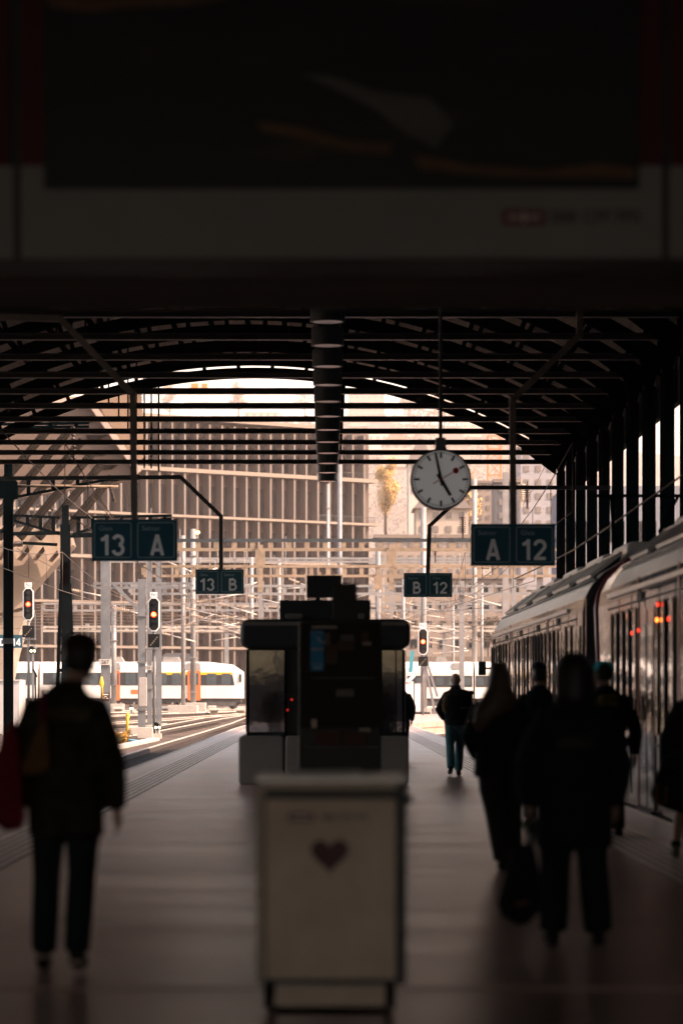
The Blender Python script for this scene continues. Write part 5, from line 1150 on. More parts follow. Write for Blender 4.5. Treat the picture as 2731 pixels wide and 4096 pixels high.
for k, (x0, y0, Ya, x1, y1, Yb, lab) in enumerate(((0, 985, 70, 212, 1190, 110, 'tan wire running down across the left roof to the large 13 A sign'), (1180, 1330, 75, 1568, 1090, 40, 'thin wire rising right past the large A 12 sign to the frame edge'), (210, 1140, 101, 440, 1370, 150, 'thin dark wire falling from the upper left truss behind the 13 A sign'), (1120, 1395, 150, 960, 1400, 190, 'thin wire between the far train roof and signal F812'), (1270, 1030, 120, 1200, 1160, 140, 'thin wire from the shed corner to the dark insulators'), (40, 1260, 125, 320, 1390, 150, 'thin wire crossing behind the black lattice mast'))):
    A, B = at(x0, y0, Ya), at(x1, y1, Yb); mid = (A + B) / 2 - Vector((0, 0, .15))
    mb = MB(); mb.tube([A, A.lerp(mid, .6) - Vector((0, 0, .02)), mid, mid.lerp(B, .4) - Vector((0, 0, .02)), B], .016, 6); mb.build('span_wire', copper, loc=A, label=lab, cat='wire')

# ================================================================== white trains across the yard
tw = mat('far train white', (0.74, 0.69, 0.62), 0.35, 0, 0.04, 1); t_or = mat('train orange', (0.62, 0.16, 0.05), 0.4, 0, 0.08, 2); t_band = mat('train dark band', (0.035, 0.04, 0.045), 0.25, 0, 0.15, 1); t_win = mat('far train window', (0.07, 0.09, 0.10), 0.08, 0, 0.3, 1.5); t_yel = mat('first class yellow', (0.8, 0.45, 0.01), 0.5, 0, 0.03, 2); t_und = mat('bogie grey', (0.07, 0.065, 0.06), 0.7, 0, 0.3, 2); t_gr = mat('far train grey', (0.3, 0.28, 0.26), 0.5, 0, .2, 2)
Y0 = 238.0
TZ = lambda y: gz(y, Y0)
def side_train(label, xa, xb, cab, cars, wins, doors, yel, extra, roof):
    t = thing('commuter_train', (gx((xa + xb) / 2, Y0), Y0 + 1.3, ground(Y0) + .2), label, 'train', 'white trains parked across the yard')
    zr = TZ(1522); zs = TZ(1534); zl = TZ(1604)
    for k, (a, b) in enumerate(cars):
        X0_, X1_ = gx(a, Y0), gx(b, Y0); mb = MB()
        prof = [(0, zl), (0, TZ(1545)), (.12, zs), (.6, zr + .02), (1.4, zr + .08), (2.2, zr + .02), (2.68, zs), (2.8, TZ(1545)), (2.8, zl)]
        L = [[(X0_, Y0 + d, z) for d, z in prof]]
        if cab == 1 and k == len(cars) - 1: L += [[(X1_ - 3.0, Y0 + d, z) for d, z in prof], [(X1_ - .9, Y0 + d, z if z < zs - .3 else z - .25) for d, z in prof], [(X1_, Y0 + 1.4 + (d - 1.4) * .93, z if z < zs - .4 else min(z, zs) - .35) for d, z in prof]]
        else: L += [[(X1_, Y0 + d, z) for d, z in prof]]
        mb.loft(L, smooth=False); mb.build('car_body', tw, t)
        mb = MB(); mb.box(X0_ + .2, Y0 + .2, TZ(1613), X1_ - .2, Y0 + 2.6, zl - .01); mb.build('underframe', t_und, t)
    for a, b in roof[0]:
        mb = MB(); mb.prism([(gx(a, Y0), zs - .15), (gx(b, Y0), zs - .15), (gx(b - 3, Y0), zr - .02), (gx(a + 1, Y0), zr - .02)], Y0 + .02, Y0 + .8); mb.build('roof_panel', t_gr, t)
    for a, b, y0, y1, slant in extra['band']:
        mb = MB(); mb.prism([(gx(a, Y0), TZ(y1)), (gx(b + slant, Y0), TZ(y1)), (gx(b, Y0), TZ(y0)), (gx(a, Y0), TZ(y0))], Y0 - .02, Y0 + .01); mb.build('window_band', t_band, t)
    for a, b, y0, y1 in wins:
        mb = MB(); mb.prism(rrect(gx(a, Y0), TZ(y1), gx(b, Y0), TZ(y0), .12), Y0 - .035, Y0 - .0205); mb.build('window', t_win, t)
    for a, b in doors:
        mb = MB(); mb.prism(rrect(gx(a, Y0), TZ(1609), gx(b, Y0), TZ(1540), .1), Y0 - .05, Y0 + .01); do = mb.build('door', t_or, t)
        for q in ((.18, .45), (.56, .84)):
            w = gx(b, Y0) - gx(a, Y0); m_ = MB(); m_.prism(rrect(gx(a, Y0) + w * q[0], TZ(1573), gx(a, Y0) + w * q[1], TZ(1546), .06), Y0 - .06, Y0 - .0505); m_.build('door_window', t_win, do)
    for a, b in yel:
        mb = MB(); mb.box(gx(a, Y0), Y0 - .03, TZ(1550), gx(b, Y0), Y0 - .0208, TZ(1544)); mb.build('yellow_stripe', t_yel, t)
    for x in extra['bogie']:
        mb = MB(); c = gx(x, Y0); mb.box(c - 1.5, Y0 + .1, TZ(1622), c + 1.5, Y0 + .3, TZ(1612)); bo = mb.build('bogie', t_und, t)
        for s in (-1.25, 1.25):
            w = MB(); w.disc((c + s, TZ(1629) + .44), .44, Y0 + .35, Y0 + .5, 20); w.build('wheel', t_und, bo)
    for a, b, y0, y1, nm, m in extra['patch']:
        mb = MB(); mb.box(gx(a, Y0), Y0 - .02, TZ(y1), gx(b, Y0), Y0 + .005, TZ(y0)); mb.build(nm, m, t)
    for a, b in roof[1]:
        mb = MB(); mb.prism([(gx(a, Y0), zr + .02), (gx(b, Y0), zr + .02), (gx(b - 8, Y0), zr + .5), (gx(a + 4, Y0), zr + .5)], Y0 + .7, Y0 + 2.1); mb.build('roof_unit', t_gr, t)
    return t
side_train('long white train with orange doors and yellow stripe, left of the cabin', -120, 559, 1, [(-120, 88), (92, 559)],
    [(289, 312, 1546, 1573), (370, 383, 1546, 1573), (395, 415, 1546, 1573), (475, 497, 1547, 1573), (509, 530, 1547, 1573), (206, 226, 1547, 1573), (122, 160, 1547, 1573), (45, 80, 1547, 1573), (-10, 30, 1547, 1573), (549, 554.5, 1548, 1568)],
    [(262, 276), (431, 461), (-60, -30)], [(353, 430), (461, 533)],
    {'band': [(276, 431, 1544, 1574, 0), (461, 533, 1544, 1574, 6), (100, 262, 1545, 1573, 0), (-110, 84, 1545, 1573, 0)], 'bogie': [502, 130, 40], 'patch': [(301, 318, 1584, 1594, 'emblem', t_or), (347, 349, 1585, 1592, 'mark', t_band), (350.5, 354, 1585, 1586.5, 'mark', t_band), (353, 355, 1590, 1592, 'mark', t_band)]},
    ([(262, 278), (428, 462)], [(372, 416), (240, 285)]))
side_train('white train seen between signal F812 and the main train', 930, 1300, 0, [(930, 1086), (1090, 1300)],
    [(955, 972, 1556, 1576), (1000, 1018, 1556, 1574), (1030, 1052, 1556, 1574), (1062, 1080, 1556, 1574), (1094, 1110, 1556, 1574)], [], [],
    {'band': [(935, 1084, 1552, 1578, 0), (1092, 1290, 1552, 1578, 0)], 'bogie': [1005, 1140], 'patch': []},
    ([(1038, 1056)], [(1000, 1030)]))

# white hoarding fence and lifting gear at the platform's far right end
for k, (x0, x1, lab) in enumerate(((924, 950, 'white sheeted hoarding panel at the cabin\'s right edge'), (951, 966, 'narrow white sheeted hoarding panel, middle of three'), (967, 979, 'bare mesh hoarding panel at the right end of the row'))):
    Y = 196; t = thing('fence_panel', at((x0 + x1) / 2, 1641, Y), lab, 'hoarding panel', 'hoarding panels at the platform end')
    a, b = gx(x0, Y), gx(x1, Y); zb, zt = .05, gz(1570, Y); mb = MB()
    for x in (a, b): mb.bar((x, Y, zb), (x, Y, zt + .02), .06)
    for z in (zb + .1, zt): mb.bar((a, Y, z), (b, Y, z), .05)
    if k == 2:
        for q in range(1, 5): mb.bar((a + (b - a) * q / 5, Y, zb), (a + (b - a) * q / 5, Y, zt), .025)
        for q in range(1, 6): mb.bar((a, Y, zb + (zt - zb) * q / 6), (b, Y, zb + (zt - zb) * q / 6), .025)
    mb.build('frame', steel_light, t)
    if k < 2:
        mb = MB(); mb.box(a + .05, Y - .03, zb + .15, b - .05, Y - .005, zt - .03); mb.build('sheet', white_paint, t)
    mb = MB(); mb.box(a - .1, Y - .5, 0.0, a + .6, Y + .3, .14); mb.build('foot', rubber, t)
t = thing('loader_crane', at(944, 1570, 200), 'small teal and white lifting crane above the white hoarding', 'crane')
cb = mat('crane teal', (.03, .24, .30), .5, 0, .1, 3)
mb = MB(); mb.bar(at(946.5, 1495, 200), at(942, 1544, 200), .26, .3); mb.build('jib', cb, t)
mb = MB(); mb.bar(at(929, 1572, 200), at(951, 1551, 200), .24, .24); mb.bar(at(933, 1582, 200), at(948, 1566, 200), .2, .2); mb.build('boom', white_paint, t)
mb = MB(); mb.bar(at(933, 1567, 199.6), at(936, 1577, 199.6), .2, .2); mb.build('red_clamp', mat('crane red', (.4, .06, .03), .5, 0, .1, 3), t)
mb = MB(); mb.box(gx(938, 200), 200, 0, gx(950, 200), 201.5, gz(1568, 200)); mb.build('base', cb, t)
# ================================================================== BUILDINGS
def hazy(c): return c
fin_m = mat('office fin', (.12, .098, .084), .7, 0, .1, .5); slab_m = mat('office slab', (.18, .145, .115), .7, 0, .1, .4)
off_wall = mat('office spandrel', (.06, .038, .028), .7, 0, .2, .3)
wn = [mat('office window dark', (.012, .022, .027), .15, 0, .3, .5, flat=True), mat('office window brown', (.07, .040, .025), .5, 0, .3, .5, flat=True), mat('office window grey', (.030, .033, .036), .25, 0, .3, .5, flat=True), mat('office window warm', (.20, .095, .03), .5, 0, .3, .5)]
P0 = Vector((-25.6, 380, 0)); U = Vector((32.4, 25, 0)).normalized(); N = Vector((U.y, -U.x, 0))
def offp(s, d, z): p = P0 + U * s + N * d; return (p.x, p.y, z)
def obox(mb, s0, s1, d0, d1, z0, z1):
    vs = [offp(s, d, z) for z in (z0, z1) for s, d in ((s0, d0), (s1, d0), (s1, d1), (s0, d1))]
    mb.add(vs, [(3, 2, 1, 0), (4, 5, 6, 7), (0, 1, 5, 4), (1, 2, 6, 5), (2, 3, 7, 6), (3, 0, 4, 7)])
ob = thing('office_building', P0, 'long office block with pale vertical fins and floor bands behind the yard', 'office building', None)
S0, S1, BAY = -25.0, 40.9, 2.06
FL = [(-.1, 7.4), (7.8, 13.3), (13.7, 19.3), (19.8, 25.2), (25.6, 31.3), (31.9, 38.0)]
mb = MB(); obox(mb, S0, S1, -14, -1.3, -.2, 38.4); mb.build('wall', off_wall, ob)
for a, b in zip(FL, FL[1:]):
    mb = MB(); obox(mb, S0 - .2, S1 + .3, -1.2, .55, a[1] + .02, b[0] - .05); mb.build('floor_band', slab_m, ob)
mb = MB(); obox(mb, S0 - .4, S1 - 9, -14.5, .7, 38.42, 38.9); mb.build('roof_slab', slab_m, ob)
nb = int((S1 - S0) / BAY)
nwin = 0; stuffw = [MB() for _ in wn]
rnd = random.Random(3)
for fi in range(len(FL) - 1, -1, -1):
    z0, z1 = FL[fi]
    for k in range(nb + 1):
        s = S0 + k * BAY
        if fi in (2, 3, 4, 5) or k % 2 == 0:
            mb = MB(); obox(mb, s - .15, s + .15, -1.1, .3, z0 + .0, z1); 
            if (fi >= 2): mb.build('fin', fin_m, ob) if (fi, k) in set((f, q) for f in (5, 4, 3) for q in range(33)) else None
    # low floors: fins as one stuff part
for fi in (0, 1, 2):
    z0, z1 = FL[fi]; mb = MB()
    for k in range(nb + 1):
        s = S0 + k * BAY; obox(mb, s - .15, s + .15, -1.1, .3, z0, z1)
    o = mb.build('fin', fin_m, ob); o['kind'] = 'stuff'
for fi in (4, 3, 5, 2, 1, 0):
    z0, z1 = FL[fi]; h = z1 - z0
    for k in range(nb):
        s = S0 + k * BAY
        w = rnd.choices([0, 1, 2, 3], (.45, .3, .2, .05 if fi > 2 else .16))[0]
        half = rnd.random() < .55
        if nwin < 98:
            mb = MB(); obox(mb, s + .28, s + BAY * .56, -1.29, -1.18, z0 + .15, z0 + h * (.72 if fi < 5 else .8)); mb.build('window', wn[w], ob); nwin += 1
            obox(stuffw[0 if half else 2], s + BAY * .60, s + BAY - .25, -1.29, -1.16, z0 + .15, z0 + h * .72)
        else:
            obox(stuffw[w], s + .28, s + BAY * .56, -1.29, -1.18, z0 + .15, z0 + h * .72); obox(stuffw[0 if half else 2], s + BAY * .60, s + BAY - .25, -1.29, -1.16, z0 + .15, z0 + h * .72)
for q, mbq in enumerate(stuffw):
    if mbq.v:
        o = mbq.build('window', wn[q], ob); o['kind'] = 'stuff'
lampm = mat('office lamp', (.8, .5, .2), .4, 0, 0, emit=(1, .55, .15), estr=3)
mb = MB(); p = at(814 - 13, 1160, 384); p = at(703, 1160, 394)
c = at(814 * 1, 1132, 390)
mb = MB(); q = at(813.5 / 1.0, 1131, 395); 
mb.ell(at(454, 1223, 378), .32, .2, .2); mb.build('ceiling_lamp', lampm, ob)
# railings on the terrace end
mb = MB()
for z in (26.4, 32.6, 20.6):
    obox(mb, S1 - 10, S1 + .2, .2, .25, z, z + .06)
    for k in range(34): obox(mb, S1 - 10 + k * .3, S1 - 9.97 + k * .3, .2, .25, z - 1.0, z)
o = mb.build('railing', steel_dark, ob); o['kind'] = 'stuff' 

# unseen side block added to keep sun out; the depot shows between columns
sb = thing('sun_screen_block', (13.2, 120, -.75), 'unseen side block added beyond the columns to stop the sun', 'building')
ann = mat('depot and sun screen wall', (.17, .18, .205), .8, 0, .15, .3)
mb = MB(); mb.box(13.2, -25, -.75, 24, 101.9, 17.5); mb.build('wall', ann, sb)
for z in (2.0, 5.6):
    mb = MB(); mb.box(13.12, 88, z, 13.19, 96, z + 2.1); mb.build('window', wn[0], sb)  # wall and windows belong to the added unseen block
sb2 = thing('depot_building', (40, 330, -.1), 'unseen side block added beyond the columns to stop the sun', 'building')
sb['label'] = 'unseen tall side block beyond the right-hand columns, added to keep the sun out'
mb = MB(); mb.box(27.6, 330, -.3, 70, 350, 25.5); mb.build('wall', ann, sb2)
for k in range(11):
    for z in (4, 9, 14, 19):
        mb = MB(); x = 28.6 + k * 3.7; mb.box(x, 329.9, z, x + 2.2, 329.99, z + 2.4); mb.build('window', wn[0] if (k + z) % 3 else wn[2], sb2)

# left hall with corrugated roof, boarded gable, struts and concrete shoulders
def corr():
    m = bpy.data.materials.new('corrugated roof'); m.use_nodes = True; nt = m.node_tree; b = nt.nodes['Principled BSDF']
    b.inputs['Base Color'].default_value = (.10, .072, .053, 1); b.inputs['Roughness'].default_value = .9; b.inputs['Specular IOR Level'].default_value = .05; return m
lh = thing('neighbouring_hall', at(150, 1400, 165), 'neighbouring station hall at left with slanting struts and corrugated roof', 'station hall')
Y = 172.0
gable_m = mat('brown soffit boards', (.12, .08, .058), .75, 0, .15, 2, stretch=(.3, 1, 14))
soff = [(-40, 930), (205, 918), (228, 930), (318, 1082), (300, 1104), (60, 1142), (-40, 1152)]
mb = MB(); mb.prism([(gx(x, Y), gz(y, Y)) for x, y in soff], Y, Y + .6); mb.build('boarded_soffit', gable_m, lh)
# corrugated sheet: plane through the verge, ribs run down the slope
cm = corr(); mb = MB(); NR = 26
for i in range(NR):
    f0, f1 = i / NR, (i + 1) / NR
    def vp(f, g):
        gm = max(.03, (1 - f)); a = at(208 + 98 * f, 912 - 14 * f, Y + 60 * f); b = at(208 + 98 * f + 104 * gm * g, 912 - 14 * f + 154 * gm * g, Y + 60 * f + 2 * g); return b
    n_ = Vector((.83, -.04, .55)) * .85
    mb.add([vp(f0, 0), vp(f0, 1), vp(f0 * .45 + f1 * .55, 1) + n_, vp(f0 * .45 + f1 * .55, 0) + n_, vp(f1, 0), vp(f1, 1)], [(0, 1, 2, 3), (3, 2, 5, 4)])
mb.build('corrugated_roof', cm, lh)
mb = MB(); mb.bar(at(200, 913, Y - .3), at(320, 1085, Y - .3), .34, .5, (0, 1, 0)); mb.build('verge_beam', mat('verge concrete', (.40, .32, .26), .8, 0, .1, 1), lh)
mb = MB(); mb.bar(at(60, 921, Y - .2), at(206, 917, Y - .2), .4, .35); mb.build('ridge_beam', mat('verge concrete', (.4, .3, .2)), lh)
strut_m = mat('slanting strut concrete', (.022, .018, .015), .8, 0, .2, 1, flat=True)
st = []
for k, (xm, yt) in enumerate(((-34, 962), (17, 985), (66, 1012), (114, 1040), (157, 1068), (205, 1096))):
    st.append(((xm - 68, 1236), (xm + (1156 - yt) / 1.17, yt), 150 + 3 * k))
for k, (p, q, yy) in enumerate(st):
    mb = MB(); mb.bar(at(*p, yy), at(*q, yy + 1.5), .40, .4); mb.bar(at(p[0] + 3, p[1], yy - .28), at(q[0] + 3, q[1], yy + 1.22), .16, .14); mb.build('strut', strut_m, lh)
for k, (x, y) in enumerate(((240, 925), (205, 960), (222, 1000), (232, 1036), (248, 1068), (262, 1096))):
    mb = MB(); mb.prism([(gx(x - 24, Y), gz(y, Y)), (gx(x + 24, Y), gz(y, Y)), (gx(x + 8, Y), gz(y + 10, Y)), (gx(x - 20, Y), gz(y + 10, Y))], Y - .12, Y - .001); mb.build('purlin_end', strut_m, lh)
cw = concrete_warm
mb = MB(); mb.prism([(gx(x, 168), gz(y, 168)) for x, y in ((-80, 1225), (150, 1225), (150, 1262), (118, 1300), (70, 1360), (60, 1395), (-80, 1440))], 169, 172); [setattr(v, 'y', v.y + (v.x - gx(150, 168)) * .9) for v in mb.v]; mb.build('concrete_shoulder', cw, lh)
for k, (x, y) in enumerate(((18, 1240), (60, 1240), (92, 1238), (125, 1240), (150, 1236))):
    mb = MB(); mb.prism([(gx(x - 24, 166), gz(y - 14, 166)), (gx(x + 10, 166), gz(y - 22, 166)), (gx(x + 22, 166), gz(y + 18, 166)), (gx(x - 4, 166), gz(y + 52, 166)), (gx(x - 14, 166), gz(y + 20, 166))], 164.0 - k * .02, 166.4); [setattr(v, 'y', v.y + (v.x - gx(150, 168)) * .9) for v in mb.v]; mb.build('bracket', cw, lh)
mb = MB(); mb.prism([(gx(x, 170), gz(y, 170)) for x, y in ((-80, 1440), (58, 1396), (40, 1440), (22, 1500), (10, 1560), (-80, 1560))], 172.1, 176); mb.build('concrete_pier', mat('pier shade', (.34, .28, .22), .85, 0, .15, .8), lh)
# glazing bars behind the struts
mb = MB()
for k in range(9):
    mb.bar(at(30 + k * 14, 1010 + k * 14, 178), at(40 + k * 14, 1180 + k * 6, 178), .12, .1)
for k in range(5): mb.bar(at(0, 1030 + k * 34, 178), at(150, 1090 + k * 30, 178), .1, .1)
mb.build('glazing_bar', steel_light, lh)

# ------------------------------------------------------------------ hillside houses
def house(name, x0, x1, yt, yb, Y, m, label, rows, cols, roof=None, cat='apartment block', wm=None, depth=12, rm=None):
    t = thing(name, at((x0 + x1) / 2, yb, Y), label, cat)
    a, b, zt, zb = gx(x0, Y), gx(x1, Y), gz(yt, Y), gz(yb, Y)
    mb = MB(); mb.box(a, Y, zb - 8, b, Y + depth, zt); mb.build('wall', m, t)
    w = (b - a) / cols; h = (zt - zb) / rows
    for r_ in range(rows):
        for c_ in range(cols):
            mb = MB(); mb.box(a + w * (c_ + .28), Y - .12, zb + h * (r_ + .3), a + w * (c_ + .72), Y - .01, zb + h * (r_ + .75)); mb.build('window', wm or mat('hazy pane', (.17, .145, .125), .5, 0, .2, .3), t)  # pane colour lifted towards the wall, distance haze put into it
    if roof:
        rh = roof; mb = MB(); e = (b - a) * .06
        mb.prism([(a - e, zt + .02), (b + e, zt + .02), ((a + b) / 2 + (b - a) * .12, zt + rh), ((a + b) / 2 - (b - a) * .12, zt + rh)], Y - .8, Y + depth + .5); mb.build('roof', rm or MATS['roof grey'], t)
    else:
        mb = MB(); mb.box(a - .4, Y - .4, zt + .02, b + .4, Y + depth, zt + .5); mb.build('roof', slab_m, t)
    return t
mat('roof grey', (.20, .17, .155), .8, 0, .2, .3); roof_br = mat('roof brown', (.24, .13, .08), .8, 0, .2, .3)
plaster = mat('cream plaster', (.40, .33, .265), .85, 0, .1, .2); plaster2 = mat('beige plaster', (.28, .225, .18), .85, 0, .12, .2); plaster3 = mat('white plaster', (.50, .44, .38), .85, 0, .08, .2)
house('apartment_block', 800, 882, 905, 962, 2990, plaster2, 'beige flat-roofed apartment block high on the hill right of the drum lamps', 4, 6, None, depth=30)
house('house', 845, 905, 985, 1012, 2470, plaster3, 'white house with grey roof on the hill left of the clock pole', 2, 4, 13.0, depth=30)
house('house', 938, 992, 1062, 1140, 560, plaster3, 'white gabled house hidden partly by the clock', 3, 2, 4.5)
house('house', 955, 1075, 1168, 1232, 470, plaster, 'cream house with wide grey roof below the clock', 2, 4, 4.2)
house('house', 1000, 1075, 1020, 1052, 2132, plaster2, 'beige hillside house behind the clock\'s upper right', 2, 4, 13.0, depth=30)
house('house', 880, 940, 1020, 1046, 2028, plaster, 'cream hillside house left of the clock', 2, 3, 10.4, rm=roof_br, depth=30)
house('apartment_block', 1075, 1130, 1110, 1200, 520, plaster2, 'beige block behind the orange crane tower', 4, 3, None)
house('apartment_block', 1138, 1192, 1108, 1200, 430, mat('dark cladding', (.07, .075, .08), .6, 0, .1, .3), 'dark clad block right of the orange crane tower', 3, 2, None, 'office block')
house('apartment_block', 1195, 1330, 1030, 1250, 500, mat('blue grey block', (.28, .27, .28), .7, 0, .1, .3), 'tall grey block behind the shed\'s right corner', 7, 5, None)
house('apartment_block', 865, 1090, 1236, 1330, 400, plaster2, 'long low beige building right of the cabin, behind the gantries', 3, 10, None, 'building')
house('workshop', 900, 1200, 1330, 1500, 380, plaster2, 'brownish building with dark windows behind signal F812', 4, 9, None, 'building', wn[0])
house('apartment_block', 1060, 1110, 950, 985, 2860, plaster, 'cream block high on the right of the hill', 3, 3, None, depth=30)
house('apartment_block', 560, 640, 948, 958, 2600, plaster3, 'pale low block on the skyline above the office building', 1, 5, None, depth=30)
# retaining wall and bank
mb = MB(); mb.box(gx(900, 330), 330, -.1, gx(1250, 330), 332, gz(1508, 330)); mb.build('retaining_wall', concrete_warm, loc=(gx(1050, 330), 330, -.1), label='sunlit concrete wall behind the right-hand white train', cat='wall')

# ------------------------------------------------------------------ cranes
def crane(x0, x1, yt, yb, Y, m, label, cab=None, cm=None):
    t = thing('tower_crane', at((x0 + x1) / 2, yb, Y), label, 'tower crane')
    a, b = gx(x0, Y), gx(x1, Y); w = b - a; zb, zt = gz(yb, Y), gz(yt, Y); mb = MB()
    for x in (a, b):
        for y in (Y, Y + w): mb.bar((x, y, zb), (x, y, zt), w * .09)
    n = max(2, int((zt - zb) / w)); br = MB()
    for i in range(n + 1):
        z = zb + (zt - zb) * i / n
        mb.bar((a, Y, z), (b, Y, z), w * .06); mb.bar((a, Y + w, z), (b, Y + w, z), w * .06)
        if i < n:
            z2 = zb + (zt - zb) * (i + 1) / n; br.bar((a, Y - .05, z), (b, Y - .05, z2), w * .06); br.bar((b, Y - .1, z), (a, Y - .1, z2), w * .06)
    mb.build('mast_frame', m, t); br.build('bracing', m, t)
    if cab:
        for qi, q in enumerate(cab):
            mb = MB(); mb.box(gx(q[0], Y), Y - .3 - .05 * qi, gz(q[3], Y), gx(q[2], Y), Y + w * .5, gz(q[1], Y)); mb.build(q[4], q[5], t)
    return t
c_or = mat('crane orange', (.62, .20, .06), .6, 0, .15, 1); c_wh = mat('crane white', (.75, .68, .58), .6, 0, .1, 1)
crane(1120, 1150, 1000, 1240, 560, c_or, 'orange lattice crane tower right of the clock')
crane(435, 478, 885, 965, 620, c_wh, 'white lattice tower with orange squares above the office roof', [(432, 880, 480, 897, 'platform_box', c_wh), (440, 881, 456, 893, 'orange_panel', mat('bright orange', (.75, .22, .04), .5, 0, .05, 1)), (465, 881, 476, 893, 'orange_panel', mat('bright orange', (.7, .2, .04)))])
for k, (x, lab) in enumerate(((405, 'white roof dome left of the white tower'), (317, 'white roof dome partly behind the left sign pole'))):
    mb = MB(); c = at(x, 932, 430); rings = []
    for z, r in ((0, 1.35), (.25, 1.3), (.55, 1.05), (.75, .6), (.8, .1)): rings.append([(c.x + math.cos(q * .314) * r, c.y + math.sin(q * .314) * r, c.z + z) for q in range(20)])
    mb.loft(rings); mb.bar((c.x, c.y, c.z), (c.x, c.y, 37), .12); mb.build('roof_dome', white_paint, loc=c, label=lab, cat='roof dome')

# ------------------------------------------------------------------ hill, wood, trees
mb = MB(); rnd = random.Random(5); hx_ = [-1800 + i * 130 for i in range(29)]; hy_ = [q * 2.6 for q in (640, 700, 780, 860, 940, 1020, 1100, 1200, 1350, 1600)]
def hill_z(x, y):
    x /= 2.6; y /= 2.6
    f = min(1, max(0, (y - 640) / 600)); top = 122 - .045 * max(0, x) + 4 * math.sin(x * .013) + 2 * math.sin(x * .05)
    if x > 40: top -= (x - 40) * .12
    return 2.6 * (-1 + top * (f ** .85)) + 1.2
vs = [(x, y, hill_z(x, y)) for y in hy_ for x in hx_]; n = len(hx_)
mb.add(vs, [(j * n + i, j * n + i + 1, (j + 1) * n + i + 1, (j + 1) * n + i) for j in range(len(hy_) - 1) for i in range(n - 1)], True)
struct('hill', mb, mat('hillside', (.085, .08, .055), .9, 0, .3, .01))
def leaves(mb, c, rx, ry, rz, n, s, rnd):
    for _ in range(n):
        while True:
            p = Vector((rnd.uniform(-1, 1), rnd.uniform(-1, 1), rnd.uniform(-1, 1)))
            if p.length < 1: break
        p = Vector((p.x * rx, p.y * ry, p.z * rz)) + c
        a = Vector((rnd.uniform(-1, 1), rnd.uniform(-1, 1), rnd.uniform(-1, 1))).normalized() * s; b = Vector((rnd.uniform(-1, 1), rnd.uniform(-1, 1), rnd.uniform(-1, 1))).normalized() * s * .7
        mb.add([p - a, p + b, p + a, p - b], [(0, 1, 2, 3)])
mb = MB()
for k in range(1100):
    y = rnd.uniform(1800, 3150); x = gx(rnd.uniform(330, 1260), y); z = hill_z(x, y); h = rnd.uniform(9, 20)
    leaves(mb, Vector((x, y, z + h * .5)), h * .42, h * .42, h * .55, 34, h * .095, rnd)
mb.build('wood', mat('wood foliage', (.085, .08, .055), .9, 0, .3, .01), label='hazy wood covering the far hillside', cat='wood', kind='stuff')
bark = mat('bark', (.10, .07, .05), .9, 0, .3, 2)
def tree(x, yb, yt, w, Y, m, label, n=900, ls=.22, bare=False):
    b = at(x, yb, Y); zt = gz(yt, Y); H = zt - b.z; t = thing('tree', b, label, 'tree'); rw = w / 2 * Y / F
    mb = MB(); mb.tube([b - Vector((0, 0, 4)), b + Vector((0, 0, H * .4)), b + Vector((rw * .05, 0, H * .95))], [H * .022, H * .016, H * .003], 8)
    r_ = random.Random(int(x * 7)); tips = []
    for k in range(16 if not bare else 34):
        f = r_.uniform(.2, .85); p = b + Vector((0, 0, H * f)); a = r_.uniform(0, 6.28); l = rw * r_.uniform(.5, 1.0) * (1.1 - f * .6)
        q = p + Vector((math.cos(a) * l, math.sin(a) * l, H * r_.uniform(.08, .2))); mb.tube([p, p.lerp(q, .5) + Vector((0, 0, -.05 * l)), q], [H * .008, H * .005, H * .002], 5); tips.append(q)
        if bare:
            for _ in range(4):
                u = p.lerp(q, r_.uniform(.4, 1)); v = u + Vector((r_.uniform(-.5, .5) * rw, r_.uniform(-.5, .5) * rw, H * r_.uniform(.05, .14))); mb.tube([u, v], [H * .003, H * .001], 4)
    mb.build('trunk', bark, t)
    c = MB()
    for q in tips: leaves(c, q, rw * .34, rw * .34, H * .09, n // len(tips), ls, r_)
    leaves(c, b + Vector((0, 0, H * .62)), rw * .6, rw * .6, H * .33, n // 4, ls, r_)
    c.build('crown', m, t); return t
autumn = mat('autumn leaf', (.62, .42, .17), .8, 0, .4, .6); autumn2 = mat('rust leaf', (.38, .25, .15), .8, 0, .4, .6); drygreen = mat('olive leaf', (.13, .12, .06), .8, 0, .4, .6)
tree(885, 1240, 1058, 66, 480, autumn, 'tall golden autumn tree left of the clock', 7000, .15)
tree(1075, 1250, 1080, 70, 500, autumn, 'golden tree behind the clock\'s right side', 900, .26)
tree(1010, 1235, 1120, 60, 520, autumn2, 'rusty tree below the clock', 600, .24)
tree(548, 965, 878, 40, 1820, autumn2, 'rust-coloured bare tree on the skyline right of the white tower', 500, 0.66, True)
tree(390, 965, 880, 44, 1872, autumn2, 'rust-coloured tree on the skyline left of the white tower', 500, 0.66, True)
tree(700, 955, 895, 60, 2080, drygreen, 'grey-green bare tree on the skyline beside the drum lamps', 200, 0.66, True)
tree(905, 1520, 1380, 90, 345, autumn2, 'bare twiggy tree behind the cabin\'s right shoulder', 160, .18, True)
tree(1120, 1500, 1420, 60, 345, drygreen, 'olive bush behind the tall white mast', 500, .22)
tree(1020, 980, 905, 90, 2600, drygreen, 'dark tree group on the hill right of the clock pole', 500, 1.54)
tree(950, 960, 905, 70, 2730, drygreen, 'dark tree on the hill beside the beige apartment block', 450, 1.54)
# parked road vehicles and low roofs behind the yard
mb = MB(); mb.prism([(gx(x, 300), gz(y, 300)) for x, y in ((360, 1520), (450, 1520), (446, 1508), (425, 1500), (380, 1500))], 300, 306); mb.build('low_shed', mat('dark shed', (.09, .09, .095), .5, 0, .1, .5), loc=at(405, 1520, 300), label='dark rounded shed roof showing above the white train', cat='shed')

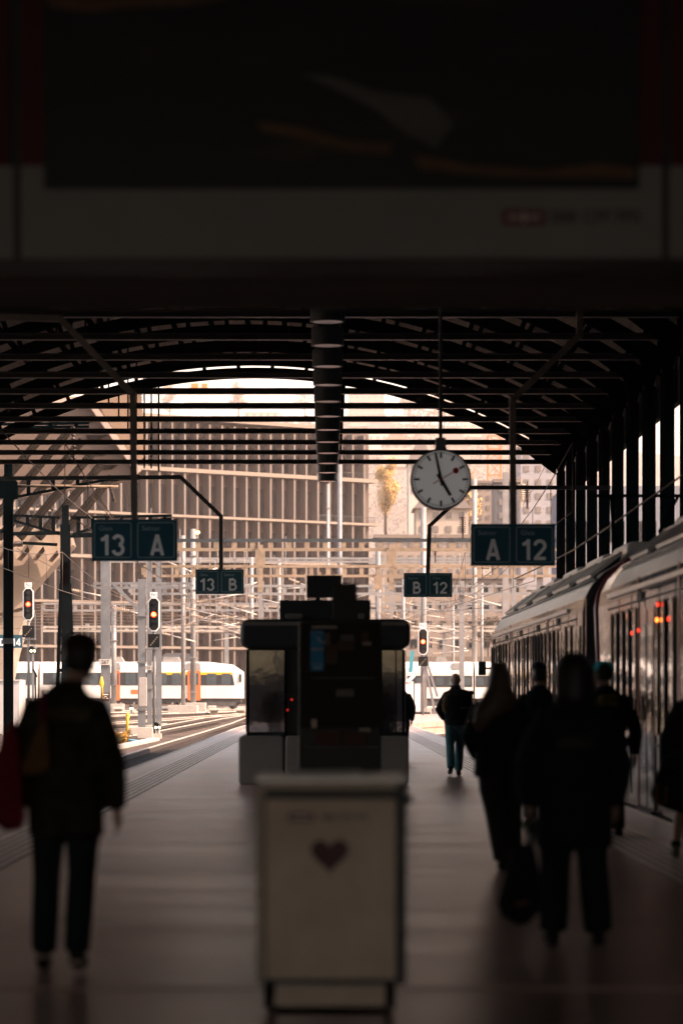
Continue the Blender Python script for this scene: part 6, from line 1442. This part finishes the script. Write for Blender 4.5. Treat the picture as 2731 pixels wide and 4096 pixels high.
# ================================================================== AIR, SKY, SUN, CAMERA
hz = MB(); hz.box(-1850, -45, -2.2, 1850, 3420, 420)
ho = hz.build('haze', None, label='thin warm haze over the yard and hillside', cat='haze', kind='stuff')
hm = bpy.data.materials.new('haze'); hm.use_nodes = True; nt = hm.node_tree; nt.nodes.remove(nt.nodes['Principled BSDF'])
pv = nt.nodes.new('ShaderNodeVolumePrincipled'); pv.inputs['Color'].default_value = (1, .83, .75, 1); pv.inputs['Density'].default_value = HAZE; pv.inputs['Anisotropy'].default_value = 0.0
nt.links.new(pv.outputs[0], nt.nodes['Material Output'].inputs['Volume']); ho.data.materials.append(hm)

w = bpy.data.worlds.new('World'); sc.world = w; w.use_nodes = True; nt = w.node_tree; bg = nt.nodes['Background']
sd = Vector((.70, -.25, .66)).normalized()
el = math.asin(sd.z); az = math.atan2(sd.x, sd.y)
sky = nt.nodes.new('ShaderNodeTexSky'); sky.sky_type = 'NISHITA'; sky.sun_disc = False; sky.sun_elevation = el; sky.sun_rotation = az; sky.dust_density = 3.5; sky.air_density = 1.2
mx = nt.nodes.new('ShaderNodeMix'); mx.data_type = 'RGBA'; mx.blend_type = 'MULTIPLY'; mx.inputs['Factor'].default_value = 1; mx.inputs[7].default_value = SKYTINT
nt.links.new(sky.outputs[0], mx.inputs[6]); nt.links.new(mx.outputs[2], bg.inputs['Color']); bg.inputs['Strength'].default_value = SKY
ld = bpy.data.lights.new('sun', 'SUN'); ld.energy = SUN; ld.angle = R(.53); ld.color = (1, .71, .56)
lo = bpy.data.objects.new('sun', ld); col.objects.link(lo); lo.rotation_euler = (-sd).to_track_quat('-Z', 'Y').to_euler()

cd = bpy.data.cameras.new('camera'); co = bpy.data.objects.new('camera', cd); col.objects.link(co); sc.camera = co
co.location = (0, 0, CH); co.rotation_euler = (R(90), 0, 0)
cd.lens = 36 * F / 2352; cd.sensor_width = 36; cd.sensor_fit = 'AUTO'
cd.shift_x = (784 - VX) / 2352; cd.shift_y = (VY - 1176) / 2352
cd.clip_start = .1; cd.clip_end = 6000
cd.dof.use_dof = True; cd.dof.focus_distance = 105; cd.dof.aperture_fstop = .1 / .058
vs_ = sc.view_settings; vs_.view_transform = 'Standard'; vs_.look = 'None'; vs_.exposure = EXPO; vs_.gamma = 1
sc.cycles.use_denoising = True; sc.cycles.max_bounces = 8; sc.cycles.diffuse_bounces = 5; sc.cycles.glossy_bounces = 4; sc.cycles.transmission_bounces = 2; sc.cycles.volume_bounces = 1
sc.cycles.sample_clamp_indirect = 6.0
